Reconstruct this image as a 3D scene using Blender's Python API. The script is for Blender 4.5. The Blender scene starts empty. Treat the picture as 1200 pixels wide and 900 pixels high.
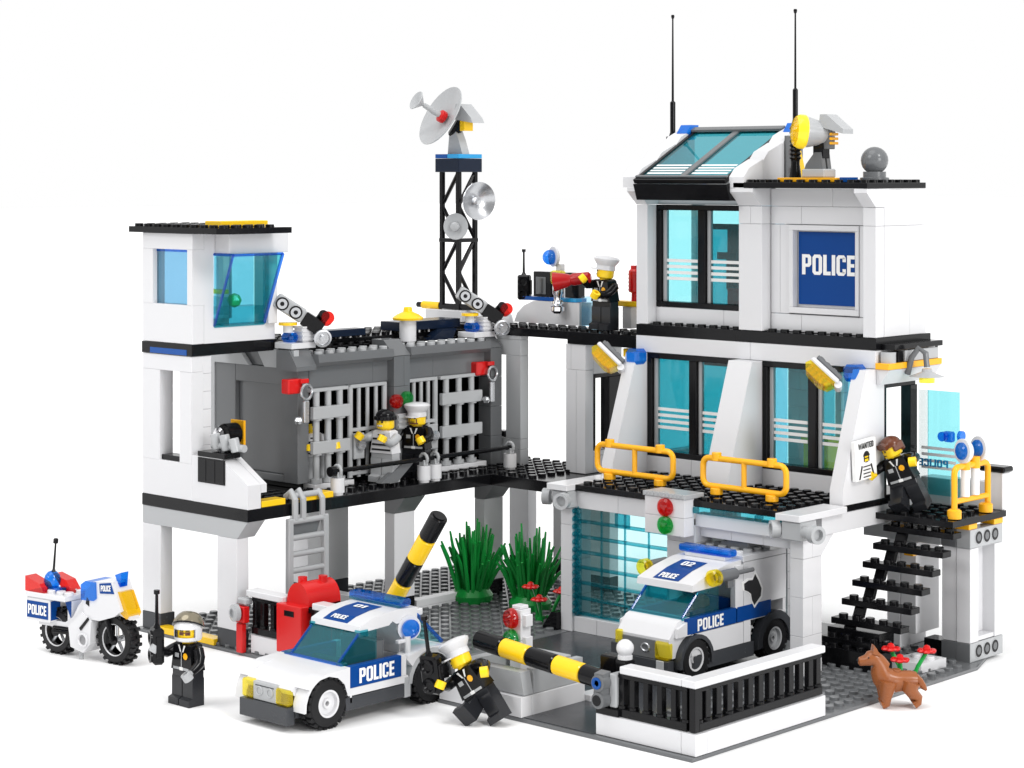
import bpy, bmesh, math, random
from mathutils import Matrix, Vector
random.seed(7)
SC = bpy.context.scene
COL = SC.collection
R = math.radians
V = Vector

# ------------------------------------------------------------------ materials
MATS = {}
def mat(name, col, rough=0.22, trans=None, metal=0.0, emit=0.0, bump=0.0, coat=0.0, spec=.36, dif=.12):
    m = bpy.data.materials.new(name); m.use_nodes = True
    nt = m.node_tree; b = nt.nodes['Principled BSDF']
    b.inputs['Base Color'].default_value = (*col, 1)
    b.inputs['Roughness'].default_value = rough
    b.inputs['Metallic'].default_value = metal
    b.inputs['Specular IOR Level'].default_value = spec
    if coat: b.inputs['Coat Weight'].default_value = coat
    if trans is None:
        # moulded plastic: faint unevenness of colour and gloss
        tc = nt.nodes.new('ShaderNodeTexCoord'); n = nt.nodes.new('ShaderNodeTexNoise')
        n.inputs['Scale'].default_value = 0.9; n.inputs['Detail'].default_value = 3
        nt.links.new(tc.outputs['Object'], n.inputs['Vector'])
        mr = nt.nodes.new('ShaderNodeMapRange')
        mr.inputs['To Min'].default_value = max(0.03, rough-0.06); mr.inputs['To Max'].default_value = rough+0.10
        nt.links.new(n.outputs['Fac'], mr.inputs['Value']); nt.links.new(mr.outputs['Result'], b.inputs['Roughness'])
        mx = nt.nodes.new('ShaderNodeMix'); mx.data_type = 'RGBA'
        mx.inputs[6].default_value = (*[c*0.985 for c in col], 1); mx.inputs[7].default_value = (*[min(1, c*1.012) for c in col], 1)
        nt.links.new(n.outputs['Fac'], mx.inputs[0]); nt.links.new(mx.outputs[2], b.inputs['Base Color'])
        n2 = nt.nodes.new('ShaderNodeTexNoise'); n2.inputs['Scale'].default_value = 0.55
        bp = nt.nodes.new('ShaderNodeBump'); bp.inputs['Strength'].default_value = 0.012+bump; bp.inputs['Distance'].default_value = 0.12
        nt.links.new(tc.outputs['Object'], n2.inputs['Vector']); nt.links.new(n2.outputs['Fac'], bp.inputs['Height'])
        nt.links.new(bp.outputs['Normal'], b.inputs['Normal'])
    else:
        # clear tinted plastic: tinted see-through body under a glossy skin
        nt.nodes.remove(b)
        out = nt.nodes['Material Output']
        t = nt.nodes.new('ShaderNodeBsdfTransparent'); t.inputs['Color'].default_value = (*trans, 1)
        g = nt.nodes.new('ShaderNodeBsdfGlossy'); g.inputs['Roughness'].default_value = rough
        d = nt.nodes.new('ShaderNodeBsdfDiffuse'); d.inputs['Color'].default_value = (*col, 1)
        lw = nt.nodes.new('ShaderNodeFresnel'); lw.inputs['IOR'].default_value = 1.5
        m0 = nt.nodes.new('ShaderNodeMixShader'); m0.inputs[0].default_value = dif
        m1 = nt.nodes.new('ShaderNodeMixShader')
        nt.links.new(t.outputs[0], m0.inputs[1]); nt.links.new(d.outputs[0], m0.inputs[2])
        ge = nt.nodes.new('ShaderNodeNewGeometry'); mm = nt.nodes.new('ShaderNodeMath'); mm.operation = 'SUBTRACT'; mm.use_clamp = True
        nt.links.new(lw.outputs[0], mm.inputs[0]); nt.links.new(ge.outputs['Backfacing'], mm.inputs[1])   # gloss on the outer skin only
        nt.links.new(mm.outputs[0], m1.inputs[0]); nt.links.new(m0.outputs[0], m1.inputs[1]); nt.links.new(g.outputs[0], m1.inputs[2])
        nt.links.new(m1.outputs[0], out.inputs['Surface'])
    MATS[name] = m
    return m
mat('white', (.67, .67, .685), .17)
mat('black', (.006, .006, .007), .13, spec=.2)
mat('dgrey', (.135, .14, .146), .2)
mat('dkgrey', (.045, .048, .054), .22, spec=.3)
mat('grey', (.41, .42, .43), .2)
mat('pants', (.016, .017, .02), .2, spec=.35)
mat('silver', (.55, .56, .58), .22, metal=.75)
mat('chrome', (.8, .8, .82), .08, metal=1)
mat('yellow', (.93, .58, .012), .2)
mat('skin', (.93, .62, .015), .2)
mat('orange', (.92, .44, .012), .2)
mat('red', (.62, .012, .012), .2)
mat('darkred', (.38, .008, .01), .2)
mat('blue', (.004, .07, .30), .2, spec=.25)
mat('azure', (.02, .30, .62), .2)
mat('navy', (.006, .012, .028), .2, spec=.2)
mat('green', (.008, .2, .035), .25)
mat('leaf', (.01, .30, .05), .22)
mat('brown', (.13, .04, .018), .2)
mat('dogbrown', (.29, .092, .028), .25)
mat('tyre', (.009, .009, .01), .4, spec=.25)
mat('sticker', (.002, .05, .235), .3, spec=.15)
mat('ink', (.01, .01, .012), .4)
mat('paper', (.85, .85, .84), .35)
mat('teal', (.08, .50, .56), .04, trans=(.54, .85, .875), dif=.05)
mat('tealdk', (.0, .42, .50), .04, trans=(.26, .66, .72), dif=.12)
mat('paleteal', (.3, .7, .72), .04, trans=(.76, .93, .94), dif=.05)
mat('paleglass', (.30, .48, .62), .05, trans=(.66, .84, .93), dif=.08)
mat('tblue', (.0, .16, .62), .05, trans=(.12, .48, .93), dif=.22)
mat('tred', (.6, .01, .01), .05, trans=(.92, .18, .15), dif=.22)
mat('tgreen', (.0, .36, .07), .05, trans=(.15, .8, .35), dif=.22)
mat('tyellow', (1, .78, .0), .05, trans=(1, .93, .3), dif=.2)
mat('torange', (1, .55, .0), .05, trans=(1, .78, .15), dif=.2)
mat('tclear', (.6, .62, .62), .05, trans=(.85, .88, .88))

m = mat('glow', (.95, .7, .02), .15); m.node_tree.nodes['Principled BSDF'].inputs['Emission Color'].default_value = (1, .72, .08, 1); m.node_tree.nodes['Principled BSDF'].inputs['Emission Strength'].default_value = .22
# ------------------------------------------------------------------ mesh builder
class MB:
    def __init__(s, mt='white'):
        s.v = []; s.f = []; s.mi = []; s.mats = []; s.T = Matrix.Identity(4); s.m(mt)
    def m(s, name):
        if name not in s.mats: s.mats.append(name)
        s.cur = s.mats.index(name); return s
    def add(s, vs, fs):
        o = len(s.v)
        s.v += [s.T @ V(p) for p in vs]
        for f in fs: s.f.append([i+o for i in f]); s.mi.append(s.cur)
        return s
    def box(s, x0, y0, z0, x1, y1, z1, c=.03):
        lo = (min(x0, x1), min(y0, y1), min(z0, z1)); hi = (max(x0, x1), max(y0, y1), max(z0, z1))
        c = min(c, *[(hi[i]-lo[i])*.3 for i in range(3)])
        vs = []; idx = {}
        for sx in (0, 1):
            for sy in (0, 1):
                for sz in (0, 1):
                    sg = (sx, sy, sz)
                    for a in range(3):
                        p = [(hi[i] if sg[i] else lo[i]) + (0 if i == a else (-c if sg[i] else c)) for i in range(3)]
                        idx[(sg, a)] = len(vs); vs.append(p)
        fs = []
        for a in range(3):
            b, d = [i for i in range(3) if i != a]
            for sa in (0, 1):
                q = []
                for sb, sd in ((0, 0), (1, 0), (1, 1), (0, 1)):
                    g = [0]*3; g[a] = sa; g[b] = sb; g[d] = sd; q.append(idx[(tuple(g), a)])
                fs.append(q if (sa == 1) == ((a, b, d) in ((0, 1, 2), (2, 0, 1))) else q[::-1])
        for a, b, d in ((0, 1, 2), (0, 2, 1), (1, 2, 0)):
            for sa in (0, 1):
                for sb in (0, 1):
                    g0 = [0]*3; g0[a] = sa; g0[b] = sb; g1 = list(g0); g1[d] = 1; g0 = tuple(g0); g1 = tuple(g1)
                    fs.append([idx[(g0, a)], idx[(g1, a)], idx[(g1, b)], idx[(g0, b)]])
        for sx in (0, 1):
            for sy in (0, 1):
                for sz in (0, 1): fs.append([idx[((sx, sy, sz), a)] for a in range(3)])
        return s.add(vs, fs)
    def cyl(s, p0, p1, r0, r1=None, n=16, cap=True, ch=0):
        r1 = r0 if r1 is None else r1
        p0 = V(p0); p1 = V(p1); d = p1-p0
        if ch:
            dd = d.normalized()*ch
            s._ring([(p0, r0-ch), (p0+dd, r0), (p1-dd, r1), (p1, r1-ch)], d, n, cap)
        else: s._ring([(p0, r0), (p1, r1)], d, n, cap)
        return s
    def _ring(s, prs, d, n, cap=True):
        q = d.normalized().to_track_quat('Z', 'Y'); ax = q @ V((1, 0, 0)); ay = q @ V((0, 1, 0))
        vs = []
        for p, r in prs:
            for k in range(n):
                a = 2*math.pi*k/n; vs.append(p+ax*(r*math.cos(a))+ay*(r*math.sin(a)))
        fs = []
        for j in range(len(prs)-1):
            for k in range(n): fs.append([j*n+k, j*n+(k+1) % n, (j+1)*n+(k+1) % n, (j+1)*n+k])
        if cap: fs.append(list(range(n))[::-1]); fs.append([(len(prs)-1)*n+k for k in range(n)])
        s.add(vs, fs)
    def lathe(s, prof, c=(0, 0, 0), d=(0, 0, 1), n=20, cap=True):
        d = V(d).normalized(); c = V(c)
        s._ring([(c+d*z, max(r, .0005)) for r, z in prof], d, n, cap); return s
    def tube(s, pts, r, n=10, rs=None, closed=False):
        pts = [V(p) for p in pts]; N = len(pts); vs = []; up = None
        for i, p in enumerate(pts):
            a = pts[(i-1) % N] if (closed or i > 0) else p; b = pts[(i+1) % N] if (closed or i < N-1) else p
            t = (b-a).normalized()
            if up is None: up = t.orthogonal().normalized()
            up = (up-t*up.dot(t)).normalized(); w = t.cross(up)
            rr = rs[i] if rs else r
            for k in range(n):
                an = 2*math.pi*k/n; vs.append(p+up*(rr*math.cos(an))+w*(rr*math.sin(an)))
        fs = []
        for i in range(N if closed else N-1):
            j = (i+1) % N
            for k in range(n): fs.append([i*n+k, i*n+(k+1) % n, j*n+(k+1) % n, j*n+k])
        if not closed: fs.append(list(range(n))[::-1]); fs.append([(N-1)*n+k for k in range(n)])
        return s.add(vs, fs)
    def sphere(s, c, r, n=16, sc=(1, 1, 1), z0=-1, z1=1):
        c = V(c); m = n//2; vs = []; fs = []
        for j in range(m+1):
            t = z0+(z1-z0)*j/m
            ph = math.asin(max(-1, min(1, math.sin(t*math.pi/2))))
            for k in range(n):
                a = 2*math.pi*k/n; rr = max(math.cos(ph), .002)*r
                vs.append(c+V((rr*math.cos(a)*sc[0], rr*math.sin(a)*sc[1], math.sin(ph)*r*sc[2])))
        for j in range(m):
            for k in range(n): fs.append([j*n+k, j*n+(k+1) % n, (j+1)*n+(k+1) % n, (j+1)*n+k])
        fs.append(list(range(n))[::-1]); fs.append([m*n+k for k in range(n)])
        return s.add(vs, fs)
    def prism(s, poly, ax, a0, a1):
        # poly in the two other axes, in x,y,z order
        n = len(poly); vs = []
        for a in (a0, a1):
            for p, q in poly: vs.append({'x': (a, p, q), 'y': (p, a, q), 'z': (p, q, a)}[ax])
        fs = [list(range(n))[::-1], [n+i for i in range(n)]]+[[i, (i+1) % n, n+(i+1) % n, n+i] for i in range(n)]
        return s.add(vs, fs)
    def stud(s, x, y, z, r=.3, n=12): return s.lathe([(r, -.02), (r, .17), (r-.035, .2)], (x, y, z), n=n)
    def studs(s, x0, y0, z, nx, ny, skip=None):
        for i in range(nx):
            for j in range(ny):
                if skip and skip(x0+i+.5, y0+j+.5): continue
                s.stud(x0+i+.5, y0+j+.5, z)
        return s
    def plate(s, x0, y0, z, nx, ny, h=.4, st=True, skip=None):
        s.box(x0, y0, z, x0+nx, y0+ny, z+h)
        if st: s.studs(x0, y0, z+h, nx, ny, skip)
        return s
    def wall(s, x0, y0, z0, x1, y1, z1, bl=4, rh=1.2, off=0, g=.008):
        # a wall laid of separate bricks with the hairline joints of real ones
        z = z0; k = off; alongx = abs(x1-x0) >= abs(y1-y0)
        L0, L1 = (x0, x1) if alongx else (y0, y1)
        while z < z1-.01:
            zt = min(z+rh, z1); a = L0; first = True
            while a < L1-.01:
                b = min(a+(bl/2 if (first and k % 2) else bl), L1); first = False
                if L1-b < .6: b = L1
                if alongx: s.box(a+g, y0, z+g, b-g, y1, zt-g, .022)
                else: s.box(x0, a+g, z+g, x1, b-g, zt-g, .022)
                a = b
            z = zt; k += 1
        return s
    def build(s, name, parent=None, w=True, label=None, cat=None, group=None, kind=None, loc=None, sharp=32, warp=None):
        off = V((0, 0, 0))
        if parent is not None and w:
            p = parent
            while p is not None: off += p.location; p = p.parent
        if loc is not None: off = V(loc)
        me = bpy.data.meshes.new(name)
        me.from_pydata([tuple((warp(p) if warp else p)-off) for p in s.v], [], s.f)
        for i, mn in enumerate(s.mats): me.materials.append(MATS[mn])
        me.polygons.foreach_set('material_index', s.mi)
        bm = bmesh.new(); bm.from_mesh(me); bmesh.ops.recalc_face_normals(bm, faces=bm.faces); bm.to_mesh(me); bm.free()
        me.polygons.foreach_set('use_smooth', [True]*len(me.polygons))
        me.set_sharp_from_angle(angle=R(sharp))
        me.update()
        o = bpy.data.objects.new(name, me); COL.objects.link(o)
        if parent is not None: o.parent = parent
        if loc is not None: o.location = loc
        props(o, label, cat, group, kind)
        return o
def props(o, label=None, cat=None, group=None, kind=None):
    if label: o['label'] = label
    if cat: o['category'] = cat
    if group: o['group'] = group
    if kind: o['kind'] = kind
    return o
def thing(name, label, cat, loc=(0, 0, 0), rz=0, group=None):
    o = bpy.data.objects.new(name, None); COL.objects.link(o)
    o.empty_display_size = .5
    o.location = loc; o.rotation_euler = (0, 0, rz)
    return props(o, label, cat, group)
def dup(root, loc, rz=None, label=None, group=None):
    def cp(o, par):
        c = o.copy(); COL.objects.link(c)
        if par is not None: c.parent = par
        for ch in list(o.children): cp(ch, c)
        return c
    r = cp(root, None); r.location = loc
    if rz is not None: r.rotation_euler = (0, 0, rz)
    if label: r['label'] = label
    if group: r['group'] = group
    return r

def rct(x0, y0, x1, y1): return [(x0, y0), (x1, y0), (x1, y1), (x0, y1)]
def ring(x0, y0, x1, y1, s=2.2, t=1.6, skip=()):
    o = [(x0+1.3, y0), (x1-1.3, y0), (x1, y0+1.3), (x1, y1-1.3), (x1-1.3, y1), (x0+1.3, y1), (x0, y1-1.3), (x0, y0+1.3)]
    q = [(x0+s+.25, y0+t), (x1-s-.25, y0+t), (x1-s, y0+t+.4), (x1-s, y1-t-.4), (x1-s-.25, y1-t), (x0+s+.25, y1-t), (x0+s, y1-t-.4), (x0+s, y0+t+.4)]
    return [[o[k], o[(k+1) % 8], q[(k+1) % 8], q[k]] for k in range(8) if k not in skip]
GL = {
 'P': (6.2, [rct(0, 0, 2.3, 10)]+[[(2.3, 10), (2.3, 8.4), (3.6, 8.4), (4.9, 10)], [(4.9, 10), (3.6, 8.4), (3.9, 8.0), (6.2, 8.8)], [(6.2, 8.8), (3.9, 8.0), (3.9, 5.8), (6.2, 5.0)], [(6.2, 5.0), (3.9, 5.8), (3.6, 5.4), (4.9, 3.8)], [(4.9, 3.8), (3.6, 5.4), (2.3, 5.4), (2.3, 3.8)]]),
 'O': (6.4, ring(0, 0, 6.4, 10)),
 '0': (6.0, ring(0, 0, 6.0, 10)),
 'L': (4.9, [rct(0, 0, 2.3, 10), rct(2.3, 0, 4.9, 1.8)]),
 'I': (2.3, [rct(0, 0, 2.3, 10)]),
 '1': (3.2, [rct(.9, 0, 3.2, 10), [(0, 7), (.9, 7), (.9, 9.6), (0, 8.8)]]),
 'C': (6.2, ring(0, 0, 6.2, 10, skip=(2,))+[rct(4.0, 1.3, 6.2, 3.3), rct(4.0, 6.7, 6.2, 8.7)]),
 'E': (5.0, [rct(0, 0, 2.3, 10), rct(2.3, 8.2, 5, 10), rct(2.3, 4.2, 4.7, 5.9), rct(2.3, 0, 5, 1.8)]),
 'W': (9, [[(0, 10), (1.4, 0), (3.1, 0), (2.1, 10)], [(3.1, 0), (3.5, 2.5), (4.5, 8), (3.4, 8), (2.9, 4)], [(5.9, 0), (5.5, 2.5), (4.5, 8), (5.6, 8), (6.1, 4)], [(9, 10), (7.6, 0), (5.9, 0), (6.9, 10)]]),
 'A': (6.6, [[(0, 0), (2.0, 0), (3.3, 7.6), (3.3, 10), (2.1, 10)], [(6.6, 0), (4.6, 0), (3.3, 7.6), (3.3, 10), (4.5, 10)], [(2.4, 2), (4.2, 2), (3.95, 3.5), (2.6, 3.5)]]),
 'N': (6.4, [rct(0, 0, 2, 10), rct(4.4, 0, 6.4, 10), [(2, 10), (2, 6), (4.4, 0), (4.4, 4)]]),
 'T': (5.8, [rct(0, 8.2, 5.8, 10), rct(1.8, 0, 4.0, 8.2)]),
 'D': (6.3, [rct(0, 0, 2.3, 10), [(2.3, 10), (2.3, 8.4), (3.6, 8.4), (4.9, 10)], [(4.9, 10), (3.6, 8.4), (4.0, 8.0), (6.3, 8.6)], [(6.3, 8.6), (4.0, 8.0), (4.0, 2.0), (6.3, 1.4)], [(6.3, 1.4), (4.0, 2.0), (3.6, 1.6), (4.9, 0)], [(4.9, 0), (3.6, 1.6), (2.3, 1.6), (2.3, 0)]]),
 '2': (6.0, [rct(0, 0, 6, 1.8), [(0, 1.8), (2.6, 1.8), (6, 5.5), (6, 8), (3.9, 6.5)], [(6, 8), (4.7, 10), (1.3, 10), (0, 8.7), (0, 6.8), (2.2, 6.8), (2.2, 8.2), (3.8, 8.2), (3.9, 6.5)]]),
}
def lettering(txt, w, h, mt, parent, org, xd, yd, name='lettering', bold=0, depth=.012, mirror=False):
    """printed heavy condensed capitals as a thin raised mesh; org = lower left corner in parent space, xd/yd = writing and up directions"""
    gap = .75; tot = sum(GL[c][0] for c in txt)+gap*(len(txt)-1)
    xd = V(xd).normalized(); yd = V(yd).normalized(); nd = xd.cross(yd); org = V(org)
    vs = []; fs = []; x = 0
    for c in txt:
        gw, polys = GL[c]
        for pl in polys:
            o = len(vs)
            for px, py in pl:
                u = (x+px)/tot
                if mirror: u = 1-u
                vs.append(org+xd*(u*w)+yd*(py/10*h)+nd*depth)
            fs.append(list(range(o, len(vs))) if not mirror else list(range(o, len(vs)))[::-1])
        x += gw+gap
    me = bpy.data.meshes.new(name); me.from_pydata([tuple(v) for v in vs], [], fs); me.materials.append(MATS[mt]); me.update()
    o = bpy.data.objects.new(name, me); COL.objects.link(o); o.parent = parent
    return o

# ------------------------------------------------------------------ camera, light, setting
cam = bpy.data.cameras.new('camera'); co = bpy.data.objects.new('camera', cam); COL.objects.link(co)
co.location = (70.2405, -89.6343, 31.012); co.rotation_euler = (R(90), 0, R(42.99))
cam.sensor_width = 36; cam.lens = 36*2506.9/1200; cam.shift_y = -(450-203.03)/1200; cam.clip_start = 1; cam.clip_end = 3000
SC.camera = co
wd = bpy.data.worlds.new('World'); SC.world = wd; wd.use_nodes = True
# studio: white backdrop round the set, white ceiling bounce, dimmer room behind the camera
nt = wd.node_tree; tc = nt.nodes.new('ShaderNodeTexCoord')
dt = nt.nodes.new('ShaderNodeVectorMath'); dt.operation = 'DOT_PRODUCT'; dt.inputs[1].default_value = (-math.sin(R(43)), math.cos(R(43)), .75)
mr = nt.nodes.new('ShaderNodeMapRange'); mr.interpolation_type = 'SMOOTHSTEP'
mr.inputs['From Min'].default_value = -.42; mr.inputs['From Max'].default_value = .22; mr.inputs['To Min'].default_value = .30; mr.inputs['To Max'].default_value = 1.0
nt.links.new(tc.outputs['Generated'], dt.inputs[0]); nt.links.new(dt.outputs['Value'], mr.inputs['Value']); nt.links.new(mr.outputs['Result'], nt.nodes['Background'].inputs[0])
wd.node_tree.nodes['Background'].inputs[1].default_value = 1.0
def area(name, loc, tgt, size, power, col=(1, 1, 1)):
    l = bpy.data.lights.new(name, 'AREA'); l.shape = 'DISK'; l.size = size; l.energy = power; l.color = col
    o = bpy.data.objects.new(name, l); COL.objects.link(o); o.location = loc
    o.rotation_euler = (V(tgt)-V(loc)).to_track_quat('-Z', 'Y').to_euler(); return o
def sun(name, d, strength, ang, col=(1, 1, 1)):
    l = bpy.data.lights.new(name, 'SUN'); l.energy = strength; l.angle = R(ang); l.color = col
    o = bpy.data.objects.new(name, l); COL.objects.link(o); o.location = V(d)*-90; o.rotation_euler = V(d).to_track_quat('-Z', 'Y').to_euler(); return o
sun('key_lamp', V((-1, .12, -.85)).normalized(), 1.15, 14, (1, .99, .975))
sun('top_lamp', V((.15, .35, -1)).normalized(), .9, 40)
sun('side_fill', V((-1, .22, -.16)).normalized(), 1.15, 24)  # added low sun fill, brightens right-hand faces under the raised floor
sun('front_fill', V((.28, 1, -.62)).normalized(), .72, 22)  # added frontal sun fill for the front faces, stands for no known lamp
SC.view_settings.view_transform = 'Standard'; SC.view_settings.look = 'None'
SC.view_settings.exposure = 0; SC.view_settings.gamma = 1
SC.render.engine = 'CYCLES'
SC.cycles.transparent_max_bounces = 24; SC.cycles.max_bounces = 8
SC.render.film_transparent = False

g = MB('white')
g.add([(-1500, -700, -.21), (1500, -700, -.21), (1500, 2300, -.21), (-1500, 2300, -.21)], [[0, 1, 2, 3]])
m = bpy.data.materials.new('studio_table'); m.use_nodes = True; MATS['table'] = m
b = m.node_tree.nodes['Principled BSDF']; b.inputs['Base Color'].default_value = (.92, .92, .92, 1); b.inputs['Roughness'].default_value = .9
b.inputs['Specular IOR Level'].default_value = .1
g.mats = ['table']
g.build('ground', kind='structure')

# baseplates
L, RR = -26.5, -6.5
def bp(x0, y0, x1, y1, poly=None):
    mb = MB('dgrey'); mb.box(x0, y0, -.2, x1, y1, 0, .02); return mb
b1 = thing('baseplate', 'grey studded base plate under the prison wing, left half of the station floor', 'baseplate', (-48.3, -.3, -.2), group='studded base plates')
mb = bp(-48.3, -.3, -25.8, 32)
def sk1(x, y):
    if y < .8 and -45.8 > x: return True
    if y > 12 and x > -26: return True
    return False
mb.studs(-48.3, -.3, 0, 22, 32, sk1); mb.build('studded_plate', b1)
mb = MB('yellow'); mb.box(-45.8, -.3, .01, -39.8, .6, .42); mb.build('yellow_kerb', b1)
mb = MB('white'); mb.box(-46.2, 13.6, .3, -37.6, 14.5, 1.0).box(-46.2, 13.62, 0, -37.6, 14.48, .29).box(-38.6, 16.4, .3, -37.8, 22.4, .8).box(-38.58, 16.42, 0, -37.82, 22.38, .29).build('low_edging', b1)
b2 = thing('baseplate', 'grey studded base plate with smooth driveway, under the garage and the stairs', 'baseplate', (-25.6, -.3, -.2), group='studded base plates')
mb = MB('dgrey'); mb.prism([(-19, -.3), (0, -.3), (0, 28.6), (-1.6, 33), (-25.6, 33), (-25.6, 12), (-19, 12)], 'z', -.2, 0)
def sk2(x, y):
    if y < 19 and x < -7.2: return True
    if x < -7 and y > 30: return True
    if x < -8: return True
    if y > 28 and x > -1.3: return True
    return False
mb.studs(-8.3, 0, 0, 8, 31, sk2)
for i in range(7):
    for j in range(2): mb.stud(-18.3+i*.95+j*.3, 5.6+j, 0)
mb.build('studded_plate', b2)
mb = MB('dkgrey'); mb.box(-19.4, -.1, .004, -7.1, 18.9, .05, .01).box(-25.5, 12.2, .004, -19.42, 18.9, .05, .01)
mb.build('driveway_tiles', b2, label='smooth dark grey driveway leading to the garage')
# ================================================================== STATION BUILDING
S = thing('police_station', 'white two storey police station with garage below, glass skylight and blue POLICE sign', 'building', (L, 19, 0))
def P(mt='white'): return MB(mt)
def window(parent, x0, x1, y, z0, z1, name='window', inner=None):
    # black frame with two sliding sashes, tinted panes with four white stripes
    m = P('black'); t = .38
    m.box(x0, y, z0, x1, y+.9, z0+t).box(x0, y, z1-t, x1, y+.9, z1).box(x0, y, z0+t, x0+t, y+.9, z1-t).box(x1-t, y, z0+t, x1, y+.9, z1-t)
    xm = (x0+x1)/2; m.box(xm-.32, y+.05, z0+t, xm+.32, y+.85, z1-t)
    f = m.build(name, parent)
    for a, b in ((x0+t, xm-.32), (xm+.32, x1-t)):
        q = P('teal'); q.box(a, y+.42, z0+t, b, y+.56, z1-t, .01)
        for k in range(4):
            q.m('paper').box(a+.25, y+.385, z0+1.9+.42*k, b-.25, y+.405, z0+2.12+.42*k, .002)
        q.m('grey').box(a+.02, y+.3, z0+t, a+.3, y+.62, z1-t, .02)
        q.build('pane', f)
    return f
# --- ground storey
m = P(); m.wall(L, 19, 0, L+1, 21, 8.4, bl=2, rh=2.4); m.build('pillar', S)
m = P(); m.wall(L, 31, 0, L+1, 33, 8.4, bl=2); m.build('rear_pillar', S)
m = P(); m.wall(-17.3, 19.05, 0, -15, 20.9, 8.4, bl=2.3, rh=2.4); m.build('pillar', S)
m = P(); m.wall(-17.3, 31, 0, -16.3, 33, 8.4); m.build('rear_pillar', S)
m = P(); m.wall(RR-1, 19, 0, RR, 21, 8.4, bl=2, rh=2.4); m.build('pillar', S)
m = P(); m.wall(RR-1, 31, 0, RR, 33, 8.4); m.build('rear_pillar', S)
m = P('black'); m.prism([(-27.9, 0), (-26.52, 0), (-26.52, 1.2), (-27.0, 1.2)], 'y', 18.6, 20.4).box(-27.6, 20.45, 0, -26.52, 22, .8); m.build('foot', S)
m = P(); m.wall(L+1, 19.2, 0, -17.3, 20.2, 1.05, bl=2.05, rh=1.05); m.build('garage_sill', S)
m = P(); m.wall(L+1, 19.1, 8.4, -17.3, 20.9, 9.58, bl=4); m.build('garage_beam', S)
m = P(); m.wall(-23.4, 31.5, 0, -21, 32, 9.4); m.build('garage_rear_pier', S)
m = P('paleteal')
for k in range(7):
    z = 1.1+k*1.04
    m.box(L+1.1, 19.72, z+.16, -17.4, 19.84, z+1.02, .01)
gd = m.build('garage_door', S, label='transparent blue-green roller door with ribbed slats')
m = P('tealdk')
for k in range(7): m.box(L+1.1, 19.5, 1.1+k*1.04, -17.4, 19.85, 1.1+k*1.04+.2, .03)
for x in (-23.4, -21.35, -19.3): m.box(x-.06, 19.6, 1.1, x+.06, 19.72, 8.35, .01)
m.m('tealdk').box(-22.2, 19.55, 7.4, -20.9, 19.7, 8.3, .05)
m.build('slat', gd)
m = P('tealdk'); m.box(L+1.0, 19.2, 1.06, L+1.38, 19.7, 8.4, .1)
for k in range(14): m.sphere((L+1.15, 19.15, 1.4+k*.52), .2, 8).sphere((L+1.5, 19.2, 1.66+k*.52), .15, 8)
m.build('door_track', gd)
m = P(); m.wall(-18.3, 18.0, 7.7, -15, 19, 10.1, bl=3.3)
sb = m.build('signal_box', S)
m = P('tred'); m.lathe([(.1, .0), (.58, .02), (.58, .25), (.42, .4), (.2, .44)], (-16.5, 18, 9.5), (0, -1, 0)); m.build('red_lamp', sb)
m = P('tgreen'); m.lathe([(.1, .0), (.58, .02), (.58, .25), (.42, .4), (.2, .44)], (-16.5, 18, 8.35), (0, -1, 0)); m.build('green_lamp', sb)
m = P('grey')
m.box(-18.4, 17.9, 10.1, -14.9, 19.9, 10.4)
for k in range(11): m.box(-18.25+k*.31, 17.86, 10.16, -18.1+k*.31, 18.0, 10.44, .01)
m.build('grille_tile', sb)
m = P(); m.box(-15, 19.1, 8.3, -7.5, 20, 9.15).wall(-15, 19.6, 7.6, -7.5, 20.4, 8.29, bl=2.5); m.build('bay_beam', S)
m = P('tealdk')
for k in range(3): m.box(-15+k*2.45, 18.8, 9.17, -12.58+k*2.45, 19.9, 9.58, .05)
m.build('bay_glazing_strip', S)
# side beam and corner fittings
m = P(); m.wall(RR-1, 21, 8.4, RR, 32.5, 9.58, bl=16).prism([(21, 8.38), (22.4, 8.38), (21, 7.1)], 'x', RR-1, RR-.1); m.build('side_beam', S)
m = P(); m.wall(L, 21, 8.4, L+1, 33, 9.58, bl=4); m.build('side_beam', S)
for xs, nm in ((L-.1, 0), (RR-1.1, 1)):
    m = P('grey'); x = xs
    m.box(x, 18.2, 8.42, x+1.5, 19.9, 9.6, .08)
    m.lathe([(.2, 0), (.36, .02), (.36, .5), (.56, .62), (.56, 1.15), (.36, 1.15), (.34, .9), (.05, .9)], (x+(.0 if nm == 0 else 0), 19, 9.0), (-1, -.45, 0) if nm == 0 else (-.8, -1, 0))
    m.lathe([(.2, 0), (.36, .02), (.36, .9), (.56, 1.05), (.56, 1.6), (.36, 1.6), (.34, 1.3), (.05, 1.3)], (x+(.9 if nm == 0 else 1.3), 19 if nm == 0 else 18.6, 9.0), (.35, -1, 0) if nm == 0 else (1, -.3, 0))
    m.build('corner_fitting', S)
    m = P(); m.box(x-.3, 18, 9.62, x+1.5, 23.2 if nm else 23.8, 10.04); m.build('coping_tile', S)
# --- terrace floor
m = P('black'); m.box(L+1.2, 18.9, 9.6, RR-1.25, 27, 10.0); m.box(L+.5, 23.9, 9.6, L+1.19, 33, 10).box(RR-1.2, 20.6, 9.6, RR+.02, 33, 10)
def skt(x, y): return (-18.4 < x < -15 and y < 20)
m.studs(L+1.5, 19, 10, 17, 8, skt)
m.box(L+1.2, 27.05, 9.6, RR-1.25, 33.4, 9.98)
m.build('terrace_floor', S)
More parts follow.
